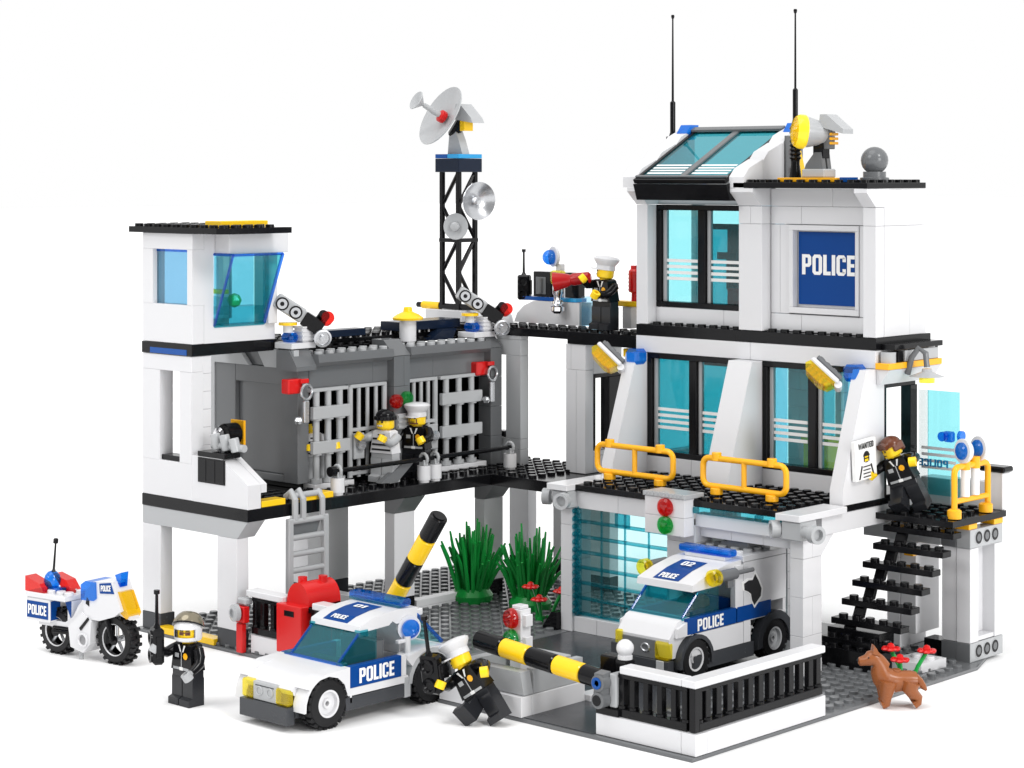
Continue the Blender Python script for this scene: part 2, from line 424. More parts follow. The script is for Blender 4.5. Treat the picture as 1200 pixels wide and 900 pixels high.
# --- middle storey
m = P(); m.wall(L+.95, 27, 10, -17.5, 28, 11.18, bl=4).wall(-15.5, 27, 10, RR-1, 28, 11.18, bl=4, off=1); m.build('parapet_row', S)
m = P(); m.wall(L, 27.0, 18.42, RR, 28, 19.58, bl=10).wall(RR-1, 28, 17.4, RR, 33.4, 19.58, bl=5.4).wall(L, 28, 18.42, L+1, 33.4, 19.58); m.build('lintel_band', S)
prof = [(23.3, 10.02), (23.3, 10.95), (25.9, 18.4), (28, 18.4), (28, 10.02)]
for x0, x1 in ((L, L+1), (-17.48, -15.52), (RR-1, RR)):
    m = P(); m.prism([(y, z) for y, z in prof], 'x', x0, x1); m.build('buttress', S)
m = P(); m.box(L, 28.02, 10, L+1, 28.4, 18.4).wall(L, 28.4, 10, L+1, 33.4, 11.2); m.m('black').box(L+.3, 28.4, 11.2, L+.7, 28.8, 18.4).box(L+.3, 33, 11.2, L+.7, 33.4, 18.4).box(L+.3, 28.8, 18, L+.7, 33, 18.4).m('tealdk').box(L+.42, 28.8, 11.2, L+.56, 33, 18, .01); m.build('side_wall', S)
window(S, L+1.02, -17.5, 27, 11.2, 18.4); window(S, -15.5, RR-1.02, 27, 11.2, 18.4)
# interior rear panels of the middle storey
m = P('tealdk'); m.box(-15.2, 32.6, 10.0, -13.6, 32.8, 18, .02); m.build('rear_glazing', S)
m = P('tealdk'); m.box(-25.2, 32.6, 10.4, -22.4, 32.8, 17.2, .02)
m.m('black').box(-25.5, 32.5, 17.2, -21.5, 33.1, 17.8).box(-22.4, 32.5, 10, -21.6, 33.1, 17.2)
m.build('rear_glazing', S)
m = P(); m.wall(-13.4, 32.5, 10, -12.9, 33.4, 18, bl=2).wall(-17.4, 32.6, 10, -15.4, 33.3, 18.4, bl=2); m.box(-13.4, 32.5, 18.02, -9, 33.3, 18.4)
m.m('paleglass').box(-21.4, 32.7, 10.4, -17.6, 32.85, 18.2, .02).box(-12.8, 32.7, 10.4, -10, 32.85, 18, .02); m.build('rear_wall', S)
# side doorway with open glass door
m = P('black'); t = .16
m.box(RR-.7, 28.02, 10.0, RR+.03, 28.25, 17.38).box(RR-.7, 28.25, 17.1, RR+.03, 31.7, 17.38).box(RR-.75, 31.1, 10.0, RR+.03, 31.9, 17.1)
m.box(RR-.7, 28.25, 10.0, RR+.03, 31.1, 10.2)
fr = m.build('side_door_frame', S)
m = P('teal'); m.box(RR+.75, 32.0, 9.9, RR+3.1, 32.15, 16.75, .01)
m.m('tclear').box(RR+.05, 32.0, 9.9, RR+.74, 32.15, 16.75, .01)
for k in range(4): m.m('paper').box(RR+.3, 31.96, 11.6+k*.42, RR+2.9, 31.98, 11.8+k*.42, .002)
dr = m.build('glass_door', fr, label='blue-green glass door standing open')
m = P('tblue'); m.box(RR+2.2, 31.5, 13.5, RR+2.9, 31.95, 14.2, .1).cyl((RR+2.4, 31.4, 13.9), (RR+2.4, 31.05, 13.9), .32).cyl((RR+3.1, 32.1, 13.9), (RR+3.35, 32.1, 13.9), .35); 
m.build('door_handle', dr)
lettering('POLICE', 2.2, .5, 'azure', fr, V((RR+.15, 31.93, 11.75))-S.location, (1, 0, 0), (0, 0, 1), mirror=True)
m = P(); m.box(RR+.02, 32.3, 9.25, RR+2.3, 33, 11, .05); m.build('rear_step_wall', S)
# canopy over the side door
m = P(); m.prism([(RR+.02, 17.4), (RR+.3, 17.4), (RR+1, 18.38), (RR+.02, 18.38)], 'y', 27.05, 33.3)
cn = m.build('door_canopy', S)
m = P('orange'); m.box(RR+.02, 26.9, 18.4, RR+1.05, 33.3, 18.8); m.build('yellow_plate', cn)
m = P('grey'); m.box(RR+.04, 29, 18.82, RR+.95, 33, 19.55); m.lathe([(.5, 0), (.5, .7)], (RR+.5, 27.7, 18.8)); m.m('black').box(RR+.04, 28.25, 18.82, RR+.9, 28.9, 19.5)
m.m('black').box(RR+.03, 27.6, 19.62, RR+1.05, 33.4, 19.98).cyl((RR+.8, 33, 18.8), (RR+.8, 33, 19.6), .1)
m.build('canopy_top', cn)
m = P('dgrey'); m.tube([(RR+1.0, 29.2, 18.0), (RR+1.3, 29.2, 19.1), (RR+1.7, 29.4, 19.7), (RR+2.1, 29.6, 19.4), (RR+2.2, 29.6, 18.5)], .2)
m.m('grey').lathe([(.3, .5), (.35, .3), (1.0, .05), (1.15, 0), (.4, -.05)], (RR+2.2, 29.6, 17.9))
wl = m.build('wall_lamp', cn); m = P('tyellow'); m.lathe([(.5, 0), (.5, .35)], (RR+2.2, 29.6, 17.5)); m.build('lamp_glass', wl)
# --- floor plates between storeys
m = P('black'); m.box(L, 27.02, 19.6, RR, 33.6, 20.38).studs(L+1, 27, 20.38, 8, 1).studs(-15.5, 27, 20.38, 8, 1); m.build('storey_band', S)
# --- upper storey
for x0, x1 in ((L, L+1), (-17.5, -15.55), (RR-1, RR)):
    m = P(); m.wall(x0, 27.04, 20.4, x1, 28.6 if x0 != RR-1 else 28, 28.8, bl=2, rh=7.2 if x0 > -18 else 8.4)
    m.prism([(27.04, 28.82), (28.6, 28.82), (28.6, 30.0), (26.0, 30.0), (26.0, 29.75)], 'x', x0+.01, x1-.01)
    m.build('upper_pillar', S)
m = P(); m.wall(L+1, 28, 20.4, -17.5, 29, 21.58, bl=6); m.build('upper_parapet_row', S)
m = P(); m.box(L+1, 28.3, 28.82, -17.5, 28.9, 29.4); m.build('upper_lintel', S)
window(S, L+1.02, -17.52, 28, 21.6, 28.8, 'upper_window')
m = P('tealdk'); m.box(-24.6, 32.3, 20.6, -22.4, 32.5, 27, .02); m.m('black').box(-24.9, 32.2, 27, -21.4, 32.7, 27.4).box(-22.4, 32.2, 20.4, -21.4, 32.7, 27)
m.m('paleglass').box(-21.3, 32.3, 20.6, -17.6, 32.5, 29.9, .02)
m.m('white').wall(-25.5, 32, 20.4, -25, 33, 30)
m.build('rear_glazing', S)
m = P()   # sign wall with recess
m.wall(-15.5, 28.0, 20.4, RR-1, 29, 21.58, bl=5, off=1).wall(-15.5, 28.0, 27.6, RR-1, 29, 29.98, bl=5, off=1)
m.wall(-15.5, 28.0, 21.6, -14.0, 29, 27.58, bl=.75, rh=6).wall(-8.4, 28.0, 21.6, RR-1, 29, 27.58, bl=2, rh=6)
m.box(-14, 27.9, 21.65, -8.4, 28.9, 22.05).box(-14, 27.9, 27.2, -8.4, 28.9, 27.57).box(-14, 27.9, 22.05, -13.65, 28.9, 27.2).box(-8.7, 27.9, 22.05, -8.4, 28.9, 27.2)
m.box(-13.65, 28.5, 22.05, -8.7, 28.9, 27.2)
m.build('sign_wall', S)
m = P('sticker'); m.box(-13.5, 28.38, 22.25, -8.8, 28.49, 27.1, .01); sg = m.build('sign_board', S, label='blue board reading POLICE')
lettering('POLICE', 4.2, 1.35, 'paper', sg, V((-13.2, 28.36, 24.25))-S.location, (1, 0, 0), (0, 0, 1), bold=.085)
m = P(); m.wall(RR-.98, 28.02, 20.4, RR, 33, 29.98, bl=3.0, rh=7.2); m.m('dgrey').wall(-17.4, 32.4, 20.4, -7.5, 33, 29.9); m.build('upper_side_wall', S)
m = P('black'); m.box(-17.2, 26, 30.02, RR, 33, 30.4).studs(-16.5, 26, 30.4, 10, 7); rf = m.build('flat_roof', S)
m = P('orange'); m.box(-14.2, 26.9, 30.42, -9.5, 28.7, 30.72); m.build('yellow_tile', rf)
m = P('blue'); m.box(-9.3, 27, 30.42, -8.5, 28, 30.75); m.build('blue_tile', rf)
# gables and skylight
sl = (33.75-30.15)/(32.8-25.8)
for x0, x1 in ((L-.35, L+.88), (-17.52, -16.3)):
    m = P()
    for k in range(3):
        y0 = 26+k*2.2
        m.prism([(y0, 30.02), (y0, 30.75+(y0-26)*sl), (y0+.6, 31.05+(y0+.6-26)*sl), (y0+2.18, 30.85+(y0+2.18-26)*sl), (y0+2.18, 30.02)], 'x', x0, x1)
    m.build('gable', S)
m = P('dgrey'); m.box(-16.28, 30.6, 30.45, -16.12, 32.6, 33.6, .03); m.m('red').box(-16.2, 31.2, 31.0, -15.9, 31.7, 31.4).box(-16.2, 31.2, 32.2, -15.9, 31.7, 32.6); m.m('yellow').prism([(31.9, 30.5), (32.8, 30.5), (31.9, 33)], 'x', -16.1, -15.9)
m.build('gable_backing', S)
ang = math.atan(sl)
def onroof(m): m.T = Matrix.Translation((0, 25.7, 30.3)) @ Matrix.Rotation(ang, 4, 'X'); return m
Lr = 8.0
m = onroof(P('black')); xa, xb = L+.9, -17.55; xm = (xa+xb)/2
m.box(xa, 0, 0, xb, .35, .3).box(xa, Lr-.35, 0, xb, Lr, .3).box(xa, .35, 0, xa+.3, Lr-.35, .3).box(xb-.3, .35, 0, xb, Lr-.35, .3)
m.m('dgrey').box(xm-.25, .35, .0, xm+.25, Lr-.35, .34).box(xa, .3, .3, xb, .5, .42).box(xa, Lr-.6, .3, xb, Lr-.1, .5)
m.T = Matrix.Identity(4); m.m('black').prism([(25.6, 30.25), (26.0, 29.15), (26.7, 29.15), (26.6, 30.5)], 'x', xa, xb+.1)
sk = m.build('skylight', S, label='sloping glass skylight in a black frame')
for a, b in ((xa+.3, xm-.25), (xm+.25, xb-.3)):
    m = onroof(P('tealdk')); m.box(a, .35, .1, b, Lr-.35, .22, .01)
    for k in range(4): m.m('paper').box(a+.2, 1.0+.4*k, .235, b-.2, 1.2+.4*k, .25, .002)
    m.build('pane', sk)
for pa, pb in (((-23.5, 28.2, 30.2), (-23, 29.2, 31.4)), ((-19.5, 26.8, 29.6), (-19.1, 27.8, 30.6))): m = P('black'); m.tube([pa, pb], .13); m.build('window_stay', sk)
for x in (L+.1, -17.0):
    m = P('tblue'); m.prism([(32.0, 33.75), (31.6, 33.9), (32.1, 34.5), (33, 34.5), (33, 33.75)], 'x', x-.1, x+.8); m.build('blue_lamp', S)

# roof antennas, search light, dome
for x, y, z, h, nm, lb in ((-27.9, 32.9, 33.2, 9.4, 0, 'tall thin black whip antenna behind the left end of the glass roof'), (-13.5, 28, 30.4, 11.6, 1, 'tall black whip antenna with ribbed base beside the yellow searchlight')):
    t = thing('antenna', lb, 'antenna', (x, y, z), group='roof antennas')
    m = P('black')
    if nm: m.lathe([(.62, 0), (.45, .1), (.3, 1.2), (.3, 1.4)], (x, y, z)).lathe([(.3, 1.4)]+[(.42 if k % 2 else .32, 1.5+.14*k) for k in range(16)]+[(.3, 3.8), (.18, 4.2), (.18, 6.2), (.1, 6.3)], (x, y, z), n=14)
    else: m.box(x-.4, y-.3, z, x+1.3, y+.3, z+.5).lathe([(.3, .5), (.2, .8), (.2, 3.0), (.1, 3.1)], (x, y, z), n=12)
    m.build('antenna_base', t)
    m = P('black'); m.lathe([(.09, 2.9), (.055, h-.3), (.1, h-.25), (.13, h-.1), (.1, h), (.02, h)], (x, y, z), n=10); m.build('whip', t)
t = thing('searchlight', 'grey searchlight with glowing yellow lens on a black bracket on the flat roof', 'searchlight', (-11.4, 28, 30.7))
m = P('dgrey'); m.prism([(-12.6, 30.72), (-12.3, 31.6), (-11.6, 32.4), (-11.1, 32.4), (-10.9, 31), (-10.9, 30.72)], 'y', 27.5, 27.9).prism([(-12.6, 30.72), (-12.3, 31.6), (-11.6, 32.4), (-11.1, 32.4), (-10.9, 31), (-10.9, 30.72)], 'y', 28.1, 28.5)
m.m('grey').box(-12.5, 27.3, 30.72, -10.7, 28.7, 31.3, .08).m('black').box(-11.8, 27.6, 32.0, -11.0, 28.4, 33.0); m.build('bracket', t)
d = V((-.66, -.75, .08)).normalized(); c = V((-11.3, 28, 33.65))
m = P('grey'); m.lathe([(.3, -.8), (.6, -.7), (.8, .2), (1.0, .9), (1.05, 1.2)], c, d, n=24); m.m('dgrey').box(-11.1, 27.7, 32.6, -10.5, 28.3, 34.1, .05).m('grey').prism([(-11.2, 34.1), (-9.3, 33.6), (-9.3, 33.9), (-10.6, 34.9), (-11.1, 34.9)], 'y', 27.4, 28.6).m('orange')
for k in range(3): m.box(-10.5, 27.6, 32.9+k*.3, -10.3, 28.4, 33.08+k*.3)
m.build('lamp_housing', t)
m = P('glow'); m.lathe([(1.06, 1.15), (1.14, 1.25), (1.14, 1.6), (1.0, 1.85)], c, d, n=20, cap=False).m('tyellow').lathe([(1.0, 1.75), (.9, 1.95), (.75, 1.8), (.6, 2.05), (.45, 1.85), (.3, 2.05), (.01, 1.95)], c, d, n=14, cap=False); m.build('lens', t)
t = thing('radar_dome', 'shiny dark grey ball dome at the right end of the flat roof', 'dome', (-7.9, 29, 30.4))
m = P('dgrey'); m.lathe([(.95, .0), (.95, .3), (.75, .35), (.75, .7)], (-7.9, 29, 30.42)); m.build('dome_base', t)
m = P('dgrey'); m.sphere((-7.9, 29, 31.85), .9, 24); m.build('ball', t)

# items seen through the windows
t = thing('cabinet', 'yellow cabinet behind the right hand middle floor window', 'cabinet', (-13.6, 29, 10)); m = P('yellow'); m.box(-13.6, 29, 10, -11.6, 30.6, 13.0, .06).box(-13.7, 28.9, 13.02, -11.5, 30.7, 13.3); m.build('cabinet_body', t); m = P('orange'); m.box(-13.1, 28.92, 11.5, -12.1, 28.99, 11.7); m.build('handle', t)
t = thing('chair', 'blue swivel chair behind the left middle floor window', 'chair', (-20.6, 30, 10)); m = P('blue'); m.box(-21.6, 29.3, 13.6, -19.7, 30.9, 13.9, .1).box(-21.6, 30.7, 13.9, -19.7, 31, 15.2, .1); m.build('seat', t); m = P('grey'); m.cyl((-20.6, 30, 10), (-20.6, 30, 13.6), .25).cyl((-20.6, 30, 10), (-20.6, 30, 10.3), .9); m.build('chair_leg', t)
t = thing('desk', 'small red-fronted desk with screen behind the upper floor window', 'desk', (-20.6, 30, 20.4)); m = P('red'); m.box(-20.4, 29.6, 20.42, -17.9, 31, 23); m.build('desk_body', t); m = P('black'); m.box(-21.4, 29.7, 25.0, -19.8, 29.95, 25.5).cyl((-20.6, 29.9, 22.9), (-20.6, 29.9, 25), .1); m.build('screen', t)

# floodlights on the front corners
def flood(x, lb):
    t = thing('floodlight', lb, 'floodlight', (x, 26.2, 18.2), group='yellow floodlights')
    m = P('tblue'); m.box(x-.1, 25.6, 17.6, x+1.1, 26.9, 18.7, .25); m.build('blue_mount', t)
    T = Matrix.Translation((x-.9, 25.3, 17.75)) @ Matrix.Rotation(R(8), 4, 'Z') @ Matrix.Rotation(R(38), 4, 'Y') @ Matrix.Rotation(R(-38), 4, 'X') @ Matrix.Scale(.76, 4)
    m = P('white'); m.T = T; m.box(-2.1, -.75, .0, 1.0, .75, .42, .1).cyl((1.1, -.45, .1), (1.1, .45, .1), .34); m.build('housing', t)
    m = P('dgrey'); m.T = T; m.box(-1.9, -.6, .5, .9, .6, .85, .05)
    for k in range(3): m.cyl((-1.6+k*.75, 0, .8), (-1.6+k*.75, 0, 1.0), .28)
    m.build('backing_plate', t)
    m = P('tyellow'); m.T = T; m.prism([(-2.05, -.02), (.85, -.02), (.6, -.75), (-.1, -1.05), (-1.7, -.95), (-2.2, -.5)], 'y', -.66, .66)
    m.m('torange')
    for k in range(5): m.box(-1.8+k*.5, -.5, -.9, -1.55+k*.5, .5, -.1, .05)
    m.build('lens', t)
flood(-26.35, 'yellow floodlight on the left corner above the first slanted wall')
flood(RR-1.6, 'yellow floodlight on the right corner above the wanted poster wall')
# balcony rails
def rail(x0, y, lb):
    t = thing('railing', lb, 'railing', (x0, y, 10.2), group='yellow balcony railings')
    x1 = x0+6.6; z0, z1 = 10.75, 12.55; r = .5
    pts = []
    for cx, cz, a0 in ((x1-r, z1-r, 90), (x1-r, z0+r, 0), (x0+r, z0+r, -90), (x0+r, z1-r, -180)):
        for k in range(6): a = R(a0-18*k); pts.append((cx+r*math.cos(a), y, cz+r*math.sin(a)))
    m = P('orange'); m.tube(pts, .2, closed=True, n=12); m.cyl(((x0+x1)/2, y, z0), ((x0+x1)/2, y, z1), .18); m.build('rail_frame', t)
    for x in (x0+1.1, x1-1.1):
        m = P('orange'); m.cyl((x, y, 10.22), (x, y, 10.65), .42, ch=.04); m.build('rail_foot', t)
        m = P('orange'); m.cyl((x, y, 12.4), (x, y, 12.95), .32, ch=.04); m.build('rail_clip', t)
rail(-25.1, 21.2, 'yellow balcony railing over the garage door')
rail(-15.6, 20.7, 'yellow balcony railing above the parked van')
# wanted poster held by the figure
t = thing('wanted_poster', 'white wanted poster with a masked thief portrait leaning on the slanted wall', 'poster', (-6.2, 25.4, 11.3))
T = Matrix.Translation((-6.1, 24.2, 11.45)) @ Matrix.Rotation(R(90), 4, 'Z') @ Matrix.Rotation(R(-4), 4, 'Y')
m = P('paper'); m.T = T; m.box(0, -.02, 0, 2.35, .3, 2.55, .03); pb = m.build('poster_tile', t)
m = P('ink'); m.T = T @ Matrix.Translation((0, -.04, 0))
m.sphere((1.2, 0, 1.52), .34, 12, (1, .1, .9), 0, 1).box(.85, -.02, 1.5, 1.55, .02, 1.6).box(.9, -.02, 1.15, .98, .02, 1.5).box(1.42, -.02, 1.15, 1.5, .02, 1.5).box(1.0, -.02, 1.32, 1.4, .02, 1.4).box(1.05, -.02, 1.1, 1.35, .02, 1.16)
for k in range(4): m.box(.8, -.02, .15+k*.22, 1.6, .02, .22+k*.22)
m.prism([(.3, .1), (.42, .1), (.72, .9), (.62, .95)], 'y', -.02, .02).prism([(2.05, .1), (1.93, .1), (1.63, .9), (1.73, .95)], 'y', -.02, .02)
m.build('portrait', pb)
m = P('skin'); m.T = T @ Matrix.Translation((0, -.03, 0)); m.box(1.0, -.012, 1.15, 1.4, .012, 1.5); m.build('portrait_face', pb)
o = lettering('WANTED', 1.7, .38, 'ink', pb, (T @ V((.33, -.04, 2.0)))-V((-6.2, 25.4, 11.3)), T.to_3x3() @ V((1, 0, 0)), T.to_3x3() @ V((0, 0, 1)), bold=.04)

# ================================================================== LANDING AND STAIRS
t = thing('stair_landing', 'raised black studded landing on grey and white columns beside the side door', 'landing', (-8.9, 26.6, 0))
m = P('grey')
def techbrick(m, x0, y0, z, x1, y1):
    m.m('grey').box(x0, y0, z, x1, y1, z+1.19)
    n = int(round(abs(y1-y0)))-1
    for k in range(n):
        y = y0+(y1-y0)*(k+1)/(n+1)
        m.m('grey').lathe([(.46, 0), (.46, .02)], (x1+.0, y, z+.62), (1, 0, 0)); m.m('black').lathe([(.4, .0), (.4, .03)], (x1, y, z+.62), (1, 0, 0)); m.m('dgrey').lathe([(.24, 0), (.24, .04)], (x1, y, z+.62), (1, 0, 0))
for z in (0.0, 7.21):
    if z: m.m('dgrey').box(-1.88, 29.185, 0, -.9, 29.198, 1.18, .002).build('column_base', t); m = P('grey'); m.box(-8.9, 29.2, 7.21, -3.02, 30.2, 8.38)
    m.m('dgrey').box(-3.0, 29.2, z, -1.9, 30.2, z+1.19); techbrick(m, -1.88, 29.2, z, -.87, 33.2)
m.build('column_base', t)
m = P('black'); m.box(-4.6, 29.7, 0, -3.02, 31, 1.0); m.build('black_brick', t)
m = P('white'); m.wall(-1.87, 29.2, 1.21, -.87, 30.2, 7.2, bl=2, rh=6).wall(-1.87, 32.2, 1.21, -.87, 33.2, 7.2, bl=2, rh=6); m.box(-1.8, 30.2, 1.22, -.95, 32.2, 1.5).box(-1.85, 30.2, 1.5, -1.75, 32.2, 7.2)
m.m('white').box(-2.98, 29.25, 1.21, -1.9, 30.15, 7.2)
m.build('column', t)
m = P('white'); m.wall(-7.2, 29.4, 0, -6.2, 30.6, 7.2, bl=2, rh=6).box(-6.15, 29.4, 1.2, -5.0, 32.2, 7.1); m.m('orange').box(-5.6, 28.9, 6.3, -4.9, 31, 6.7); m.build('column', t, label='broad white column behind the black stairs')
for q in ((-3.0, 29.1, -.9, 30.1), (-1.9, 32.1, -.85, 33.2), (-8.9, 29.1, -6, 30)): m = P('orange'); m.box(q[0], q[1], 8.42, q[2], q[3], 8.78); m.build('yellow_plate', t)
m = P('black'); m.prism([(-8.9, 27.6), (-8.5, 27.0), (-.8, 27.0), (-.8, 33.5), (-6.45, 33.5), (-6.45, 28.0), (-8.9, 28.0)], 'z', 8.8, 9.2); m.studs(-6.3, 27.2, 9.2, 5, 6); m.build('landing_floor', t)
m = P('white'); m.box(-1.9, 33.2, 9.22, -.9, 34.2, 11.6).box(-6.4, 33.0, 9.22, -2, 33.6, 11.0)
m.m('black').box(-2.6, 33.1, 11.62, -.7, 34.3, 12.0, .1); m.build('rear_post', t)
t = thing('stairs', 'black open stair of studded treads rising to the landing', 'stairs', (-6, 25, 0))
m = P('black')
N = 7
for k in range(N):
    # treads climb from the front-left toward the back; each tread runs along x
    y = 23.2+k*.72; z = 1.25+k*1.12; x = -8.15+k*.31
    if k > 0 or True:
        q = P('black'); q.box(x, y, z, x+5.2, y+1.0, z+.4); q.studs(x+.1, y+.05, z+.42, 5, 1); q.build('tread', t)
    if k < N-1:
        s = P('black'); s.prism([(y+.62, z+.43), (y+1.0, z+.43), (y+1.3, z+1.1), (y+.95, z+1.1)], 'x', x+1.2, x+1.9); s.build('riser', t)
q = P('black'); q.box(-8.5, 22.5, 0.02, -3.5, 25.2, 1.2).studs(-8.5, 22.5, 1.2, 5, 1); q.box(-8.1, 23.9, 1.2, -4.2, 25.6, 1.25+.9); q.build('stair_base', t)
# stair side stringer
t = thing('flower_bed', 'three red flowers on green stems planted beside the stairs', 'flowers', (-2.6, 23.8, 0))
m = P('white'); m.prism([(-4.0, 24.2), (-1.6, 24.6), (-1.4, 27.2), (-3.6, 27.2)], 'z', .02, .6); m.studs(-3.4, 25.6, .6, 2, 1); m.build('white_base', t)
def flower(px, py, h, t, dx=0, dy=0, zb=0):
    m = P('leaf'); m.tube([(px, py, zb), (px+dx*.4, py+dy*.4, zb+h*.5), (px+dx, py+dy, zb+h)], .13, n=8).cyl((px, py, zb), (px, py, zb+.35), .28); f = m.build('stem', t)
    m = P('red')
    for k in range(6):
        a = k*math.pi/3; m.sphere((px+dx+.36*math.cos(a), py+dy+.36*math.sin(a), zb+h+.08), .28, 8, (1, 1, .45))
    m.sphere((px+dx, py+dy, zb+h+.2), .25, 8); m.m('tred').sphere((px+dx, py+dy, zb+h+.3), .14, 8); m.build('bloom', f)
flower(-1.4, 22.4, 1.75, t, -.9, -.1); flower(-1.2, 21.8, 1.35, t, 0, -.2); flower(-1.0, 22.6, 1.7, t, .5, .9)
# ================================================================== PRISON WING
W = thing('prison_wing', 'white watch tower joined to a grey barred cell block raised on white columns', 'building', (-48.3, 0, 0))
gx = 'grey'
m = P(); m.wall(-47.8, 0, 1.2, -45.8, 1, 7.19, bl=2, rh=6); m.m('dkgrey').box(-47.8, 0, .02, -45.8, 1.2, 1.19); m.build('column', W)
m = P(); m.wall(-39.8, 0, 1.2, -37.8, 1, 7.19, bl=2, rh=6); m.m('dkgrey').box(-39.8, 0, .02, -37.8, 1.0, 1.19); m.build('column', W)
m = P(); m.wall(-48.2, 13.6, 1.2, -46.2, 17.6, 7.19, bl=4, rh=6); m.m('dkgrey').box(-48.2, 13.6, .02, -46.2, 17.6, 1.19); m.m('dgrey').box(-48.2, 13.6, 7.2, -46.2, 17.6, 8.38); m.build('column', W)
for y in (14.2, 23.3):
    m = P(); m.wall(-38.8, y, 1.2, -37.8, y+2, 7.19, bl=2, rh=6); m.m('black').box(-38.8, y, .02, -37.8, y+2, 1.19)
    m.m('dgrey').prism([(-38.8, 7.2), (-37.8, 7.2), (-36.75, 8.38), (-38.8, 8.38)], 'y', y, y+2); m.build('column', W)
m = P('grey'); m.prism([(-47.8, 7.2), (-37.8, 7.2), (-36.75, 8.38), (-47.8, 8.38)], 'y', 0.02, 1.5); m.build('bracket_beam', W)
m = P('black'); m.box(-47.85, -.02, 8.4, -36.7, 7.2, 9.2).box(-48.3, 7.22, 8.4, -36.7, 27.0, 9.2).box(-48.3, 27.02, 8.4, -30.6, 31, 9.2).box(-36.68, 22.8, 8.4, -30.6, 27, 9.19)
m.studs(-40.7, 4, 9.2, 3, 19).studs(-40.7, 23, 9.2, 8, 8)
m.m('black').studs(-46.7, 1.4, 9.2, 8, 5)
m.build('upper_floor', W)
for ya, yb in ((1.2, 3.25), (5.0, 7.5)): m = P('yellow'); m.box(-37.75, ya, 9.22, -36.72, yb, 9.62); m.build('yellow_edge_tile', W)
# tower middle level
m = P(); X1 = -42.5
m.box(-47.8, 0, 9.2, X1, 1, 11.65).box(-47.8, 0, 17.72, X1, 1, 18.78).box(-47.8, 0, 11.65, -45.9, 1, 17.72, .0).box(-43.75, 0, 11.65, X1, 1, 17.72, .0)
m.wall(X1-1, 1.0, 9.2, X1-.0, 1.7, 18.78, bl=2).wall(-48.3+.5, 1, 9.2, -47.0, 2, 18.78)
m.build('tower_wall', W)
m = P('black'); m.box(-45.9, .15, 11.67, -43.75, 1.2, 12.0); m.build('window_ledge', W)
m = P(); m.prism([(X1, 9.2), (-36.7, 9.2), (-36.7, 10.75), (-37.5, 11.2), (-39.3, 12.25), (X1, 12.25)], 'y', .03, 1.1); m.prism([(-39.3, 12.25), (-36.7, 10.75), (-36.7, 10.2), (-39.3, 11.7)], 'y', 1.12, 1.6)
pr_ = m.build('parapet', W)
m = P('black'); m.box(-41.8, -.02, 10.55, -39.0, .02, 12.2, .005).box(-41.8, -.05, 12.27, -39.0, 1.3, 12.6)
for k in (0, 1, 2): m.box(-41.7+k*.93, -.05, 10.65, -40.95+k*.93, -.02, 12.1, .01)
m.build('black_panel', pr_)
# prison block
XF = -40.5; Y0 = 7.5; Y1 = 26.9
m = P('grey'); m.box(-49.9, Y0-.1, 9.22, -49.2, Y0+.8, 18.78).m('dgrey').box(-49.2, Y0, 9.22, -47, Y0+.8, 17.6).box(-46.98, Y0, 16.4, XF+.15, Y0+1, 17.6).box(-41.8, Y0, 9.7, XF+.15, Y0+1, 16.38)
m.box(-47, Y0+.35, 10.2, -41.8, Y0+.8, 16.4).box(-47, Y0, 9.7, -41.82, Y0+.6, 10.2)
m.m('dgrey').box(-49.2, Y0+.1, 17.62, XF-.0, Y0+1, 18.78)
m.m('grey').prism([(-43.4, 17.62), (-40.3, 17.62), (-40.3, 18.9), (-44.3, 18.9)], 'y', Y0-.4, Y0+.05).prism([(-49.1, 17.62), (-45.2, 17.62), (-46.4, 18.78), (-49.1, 18.78)], 'y', Y0-.3, Y0+.05)
m.build('cell_side_wall', W)
m = P('black'); m.box(-48.3, Y0+.8, 9.2, -47.6, Y1, 18.78).box(-47.5, Y1-.6, 9.2, XF, Y1, 17).box(-47.5, 16, 9.22, XF-.2, 16.6, 18.7).box(-47.5, Y0+.82, 9.22, XF-.4, Y0+1.0, 18.7); m.build('cell_rear_wall', W)
m = P('dgrey')
m.wall(XF-.6, Y0+1, 16.2, XF+.2, Y1-.8, 17.7, bl=6, rh=1.5)
m.build('cell_header', W)
for y0, y1 in ((15.9, 17.5), (Y1-1.0, Y1+.2)):
    m = P('dgrey'); m.wall(XF-.4, y0, 9.22, XF+.9, y1, 18.0, bl=2, rh=2.2); m.prism([(XF-1.4, 18.02), (XF+.95, 18.02), (XF-.2, 19.1), (XF-1.4, 19.1)], 'y', y0, y1); m.build('cell_pier', W)
m = P('dgrey'); m.prism([(XF-1.4, 17.5), (XF+.7, 17.5), (XF+.7, 17.8), (XF-.1, 18.9), (XF-1.4, 18.9)], 'y', Y0-.6, Y0+1.2); m.build('cell_pier', W)
m = P('dgrey')
for y0, y1 in ((Y0+1.2, 15.85), (17.55, Y1-1.05)):
    m.prism([(XF-1.6, 17.72), (XF+.7, 17.72), (XF+1.0, 18.0), (XF+.9, 18.55), (XF-1.6, 18.55)], 'y', y0, y1)
    n = int(y1-y0); m.m('grey')
    for k in range(n): m.stud(XF+.35, y0+.5+k*(y1-y0-1)/(n-1), 18.55); m.stud(XF-.65, y0+.5+k*(y1-y0-1)/(n-1), 18.55)
    m.m('dgrey')
m.build('cornice', W)
for ya, yb in ((Y0+1, 12.2), (18.8, 25.6)): m = P('white'); m.box(XF-.5, ya, 9.22, XF+.75, yb, 9.62); m.build('cell_sill', W)
